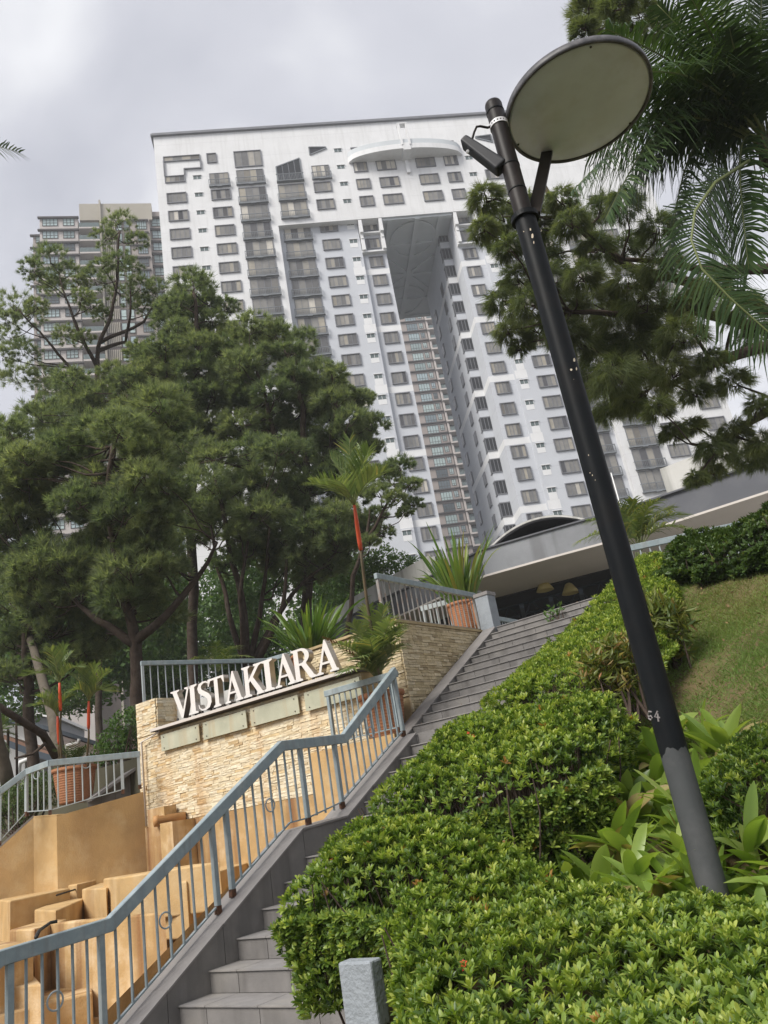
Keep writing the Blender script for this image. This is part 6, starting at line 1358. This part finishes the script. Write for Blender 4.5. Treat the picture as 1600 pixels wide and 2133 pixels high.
hedge('second clipped hedge up the stairs, a low dark gap below it', [(4.02, 4.75), (2.75, 4.86), (2.3, 5.2), (2.3, 6.0), (3.0, 6.2), (4.0, 6.22)], lambda a, b: 1.62 + .42 * (b - 4.7), 82, 520, .055, 8, True, tint=.50, young=.28, nflow=5, nstem=60, side_bottom=.2)
hedge('long upper hedge running beside the upper stairs to the pavilion', [(4.0, 6.42), (3.1, 6.40), (2.55, 6.7), (2.38, 7.6), (2.6, 9.3), (2.9, 10.5), (3.2, 11.8), (3.95, 12.3)], lambda a, b: np.interp(b, [6.4, 6.66, 8.0, 9.3, 12.3], [2.28, 2.42, 2.95, 3.42, 4.72]), 83, 400, .058, 7, False, tint=.58, young=.28, nflow=6, nstem=80, side_bottom=.25, rnd=.3)
hedge('small hedge behind the lilies at the right edge', [(1.72, 5.15), (.2, 4.9), (-.4, 5.0), (-.4, 6.0), (1.6, 6.1), (1.85, 5.7)], lambda a, b: 1.33 + .40 * (b - 5.1), 84, 480, .050, 8, False, tint=.42, nflow=2, nstem=50, side_bottom=.15)
hedge('dark leafy hedge below the bank railing at the top right', [(3.0, 10.3), (2.5, 9.85), (1.5, 9.8), (-1.5, 9.9), (-1.5, 11.4), (3.0, 11.5)], lambda a, b: 4.12 + .20 * (b - 9.9) + .10 * np.sin(2.1 * a), 85, 330, .072, 7, False, matn='dark_hedge_leaf', tint=.48, nstem=60, side_bottom=.12, amp=.10, rnd=.35, asp=.45)
# croton shrubs with yellow and reddish leaves
bush('croton_bush', 'tall bush with long yellow-green leaves between upper hedge and lawn', [(1388, 1300, 46), (1360, 1278, 36), (1412, 1288, 28), (1398, 1345, 38), (1372, 1330, 34), (1400, 1390, 24)], 8.0, .15, 520, 'croton_leaf', 91, tint=.33, jit=.15, asp=.2)
bush('croton_bush', 'low bush tipped with reddish leaves in front of the upper hedge', [(1270, 1372, 40), (1238, 1395, 32), (1300, 1352, 30), (1312, 1405, 34), (1275, 1420, 36)], 6.9, .125, 600, 'croton_leaf', 92, tint=.42, jit=.12, asp=.22)
bush('weed', 'spindly weed growing on the top steps at the edge of the hedge', [(1150, 1275, 12), (1165, 1268, 9), (1142, 1290, 8)], 12.2, .08, 260, 'bush_leaf', 93, 'plant', tint=.5, jit=.1)
# broad-leaved lilies round the lamp post
rng = np.random.default_rng(95); spots = []
while len(spots) < 64:
    a, b = rng.uniform(.35, 2.75), rng.uniform(4.42, 6.45)
    if a < 1.8 and b > 5.0: continue
    if a > 2.2 and b < 4.75: continue
    if math.hypot(*(W(a, b, 0)[:2] - np.array([PX, PY]))) < .16: continue
    if any(math.hypot(a - x, b - y) < .155 for x, y in spots): continue
    spots.append((a, b))
for a, b in spots:
    c = W(a, b, float(bank_z(a, b)) - .02); lab = 'broad-leaved lily growing right of the lamp post foot, below the small hedge' if a < 1.45 else 'broad-leaved lily right in front of the lamp post foot and the front hedge' if b < 4.85 else 'broad-leaved lily in the middle of the bed left of the lamp post' if b < 5.6 else 'broad-leaved lily at the upper end of the bed under the reddish bush'; t = thing('lily_plant', lab, 'plant', c, 'broad-leaved lilies around the lamp post'); lv = []
    stem = rng.uniform(.05, .30); lean = rng.normal(size=2) * .06
    for i in range(rng.integers(9, 15)):
        az = i * 2.4 + rng.uniform(0, .8); e = rng.uniform(.3, 1.5); old = rng.random() < .10
        d = np.array([math.cos(az) * e, math.sin(az) * e, 1.0]); s0 = c + Zv * stem * rng.uniform(.3, 1.2) + np.array([lean[0], lean[1], 0])
        lv.append((strap_leaf(s0, d, rng.uniform(.26, .46), rng.uniform(.050, .078), rng.uniform(.10, .34) + (.2 if old else 0), rng, 6), 1.0 if old else rng.normal() * .16 + .52))
    V, T, I = leaf_set(lv); link('leaf', npmesh('leaf', V, T, I, 'lily_leaf', c, smooth=True), t)['kind'] = 'stuff'
# lawn blades and litter
rng = np.random.default_rng(97); n = 130000
a = rng.uniform(.2, 2.9, n); b = rng.uniform(5.6, 10.4, n); keep = rng.random(n) < np.clip(.55 + .45 * np.sin(a * 3.1 + 1) * np.sin(b * 2.3) + .25 * np.sin(7 * a + 5 * b), .12, 1); a, b = a[keep], b[keep]; n = len(a)
P = W3(a, b, bank_z(a, b)); d = nrm(rng.normal(size=(n, 3)) * np.array([1, 1, .2]) + np.array([0, 0, .75])); L = rng.uniform(.03, .085, n)[:, None]; sd = nrm(np.cross(d, rng.normal(size=(n, 3)))) * .0035
V = np.stack([P - sd, P + sd, P + d * L], 1).reshape(-1, 3); tt = np.repeat(np.clip(.5 + .25 * np.sin(a * 2.3) * np.sin(b * 1.7 + 1) + rng.normal(size=n) * .17, 0, 1), 3)
o = link('lawn_grass', npmesh('lawn_grass', V, np.arange(3 * n).reshape(-1, 3), tt, 'grass_blade')); o['kind'] = 'stuff'
n = 260; a = rng.uniform(.4, 2.5, n); b = rng.uniform(6.2, 9.9, n); P = W3(a, b, bank_z(a, b) + .012); V, T, I = leaf_cloud(P, .045, rng, .5, asp=.5)
o = link('fallen_leaves', npmesh('fallen_leaves', V, T, None, 'dead_leaf')); o['kind'] = 'stuff'

rng = np.random.default_rng(98); P = []
for (b_, z_, a0_, a1_) in steps[3:]:
    for k in range(2): P.append(W(rng.uniform(a0_ + .1, a1_ - .05), b_ + rng.uniform(.03, .22), z_ + .008))
V, T, I = leaf_cloud(np.array(P), .04, rng, .5, asp=.5); V = np.array(V); o = link('fallen_leaves', npmesh('fallen_leaves', V, T, None, 'dead_leaf')); o['kind'] = 'stuff'
# ================================================================== HOUSES AT THE LOWER LEFT
def house(label, depth, wall_px, back, roof, wallm, roofm, name='house'):
    P = [at(x, y, depth) for x, y in wall_px]; c = np.mean(P, 0); zb = min(p[2] for p in P)
    t = thing(name, label, 'house', (c[0], c[1], zb)); mb = MB(); ex = nrm(np.array([FW[0] - .15, FW[1], 0])) * back; mb.prism(P, ex); part('wall', mb, t, wallm)
    for L_, m in roof:
        mb = MB(); Q = [at(x, y, depth - .5) for x, y in L_]
        for a, b in zip(Q, Q[1:]): mb.hexa([a, b, b + ex * 1.15, a + ex * 1.15, a + Zv * .22, b + Zv * .22, b + ex * 1.15 + Zv * .22, a + ex * 1.15 + Zv * .22])
        part('roof', mb, t, m)
    return t
h1 = house('white gabled house seen below the trees behind the red-necked palms', 44, [(-60, 1700), (-60, 1520), (-10, 1506), (60, 1514), (120, 1530), (225, 1562), (225, 1700)], 9, [([(-60, 1516), (-10, 1502), (60, 1510), (120, 1527), (238, 1564)], 'roof_edge')], 'house_white', 'roof_edge')
mb = MB(); mb.tube([at(165, 1540, 43.4), at(163, 1548, 43.4), at(140, 1553, 43.4), at(137, 1562, 43.4), at(138, 1640, 43.4)], .10, 8); part('downpipe', mb, h1, 'gutter_white', smooth=True)
h2 = house('lower white house with a tiled lean-to roof at the left edge', 38, [(-60, 1720), (-60, 1560), (30, 1556), (52, 1566), (52, 1720)], 6, [([(8, 1540), (60, 1562), (115, 1580), (175, 1585)], 'roof_tile')], 'house_white', 'roof_tile')
mb = MB(); Q = [at(15, 1548, 37.2), at(62, 1566, 37.2), at(118, 1583, 37.2), at(175, 1590, 37.2)]
for a_, b_ in zip(Q, Q[1:]): mb.beam(a_, b_, .12, .28)
part('fascia', mb, h2, 'roof_edge')
mb = MB(); mb.tube([at(66, 1570, 37), at(66, 1578, 37), at(42, 1588, 37), at(40, 1600, 37), at(40, 1660, 37)], .10, 8); part('downpipe', mb, h2, 'gutter_white', smooth=True)
mb = MB(); mb.prism([at(53, 1566, 38.5), at(175, 1590, 38.5), at(175, 1700, 38.5), at(53, 1700, 38.5)], nrm(np.array([FW[0], FW[1], 0])) * 4); part('side_wall', mb, h2, 'house_grey')
h3 = house('grey house with white-framed windows far left under the boughs', 62, [(32, 1560), (32, 1486), (122, 1500), (122, 1560)], 8, [([(28, 1482), (126, 1498)], 'house_white')], 'house_grey', 'house_white')
for x0, x1 in ((36, 47), (50, 56), (60, 72)):
    wp_ = [at(x0, 1508 - .0 * x0, 61.9), at(x1, 1508, 61.9), at(x1, 1492, 61.9), at(x0, 1492, 61.9)]; mb = MB(); wd = np.linalg.norm(wp_[1] - wp_[0])
    for a_, b_ in zip(wp_, wp_[1:] + wp_[:1]): mb.beam(a_, b_, .12, .12)
    nw = 3 if x1 - x0 > 8 else 1
    for k in range(1, nw): mb.beam(wp_[0] + (wp_[1] - wp_[0]) * k / nw, wp_[3] + (wp_[2] - wp_[3]) * k / nw, .08, .10, up=(1, 0, 0))
    wf = part('window', mb, h3, 'house_white'); mb = MB(); mb.prism([p + np.array([0, .05, 0]) for p in wp_], np.array([0, .05, 0])); part('pane', mb, wf, 'dark_glass', loc=ORG[h3.name])

# ================================================================== AIR
hm = bpy.data.materials.new('haze'); hm.use_nodes = True; t_ = hm.node_tree; t_.nodes.clear()
vo = t_.nodes.new('ShaderNodeVolumePrincipled'); vo.inputs['Density'].default_value = HAZE_DENSITY; vo.inputs['Color'].default_value = (0.93, 0.95, 1.0, 1)
ho = t_.nodes.new('ShaderNodeOutputMaterial'); t_.links.new(vo.outputs[0], ho.inputs['Volume']); MATS['haze'] = hm
mb = MB(); mb.box((0, 150, 114), 700, 700, 230.8); single('haze', mb, 'haze', kind='stuff')
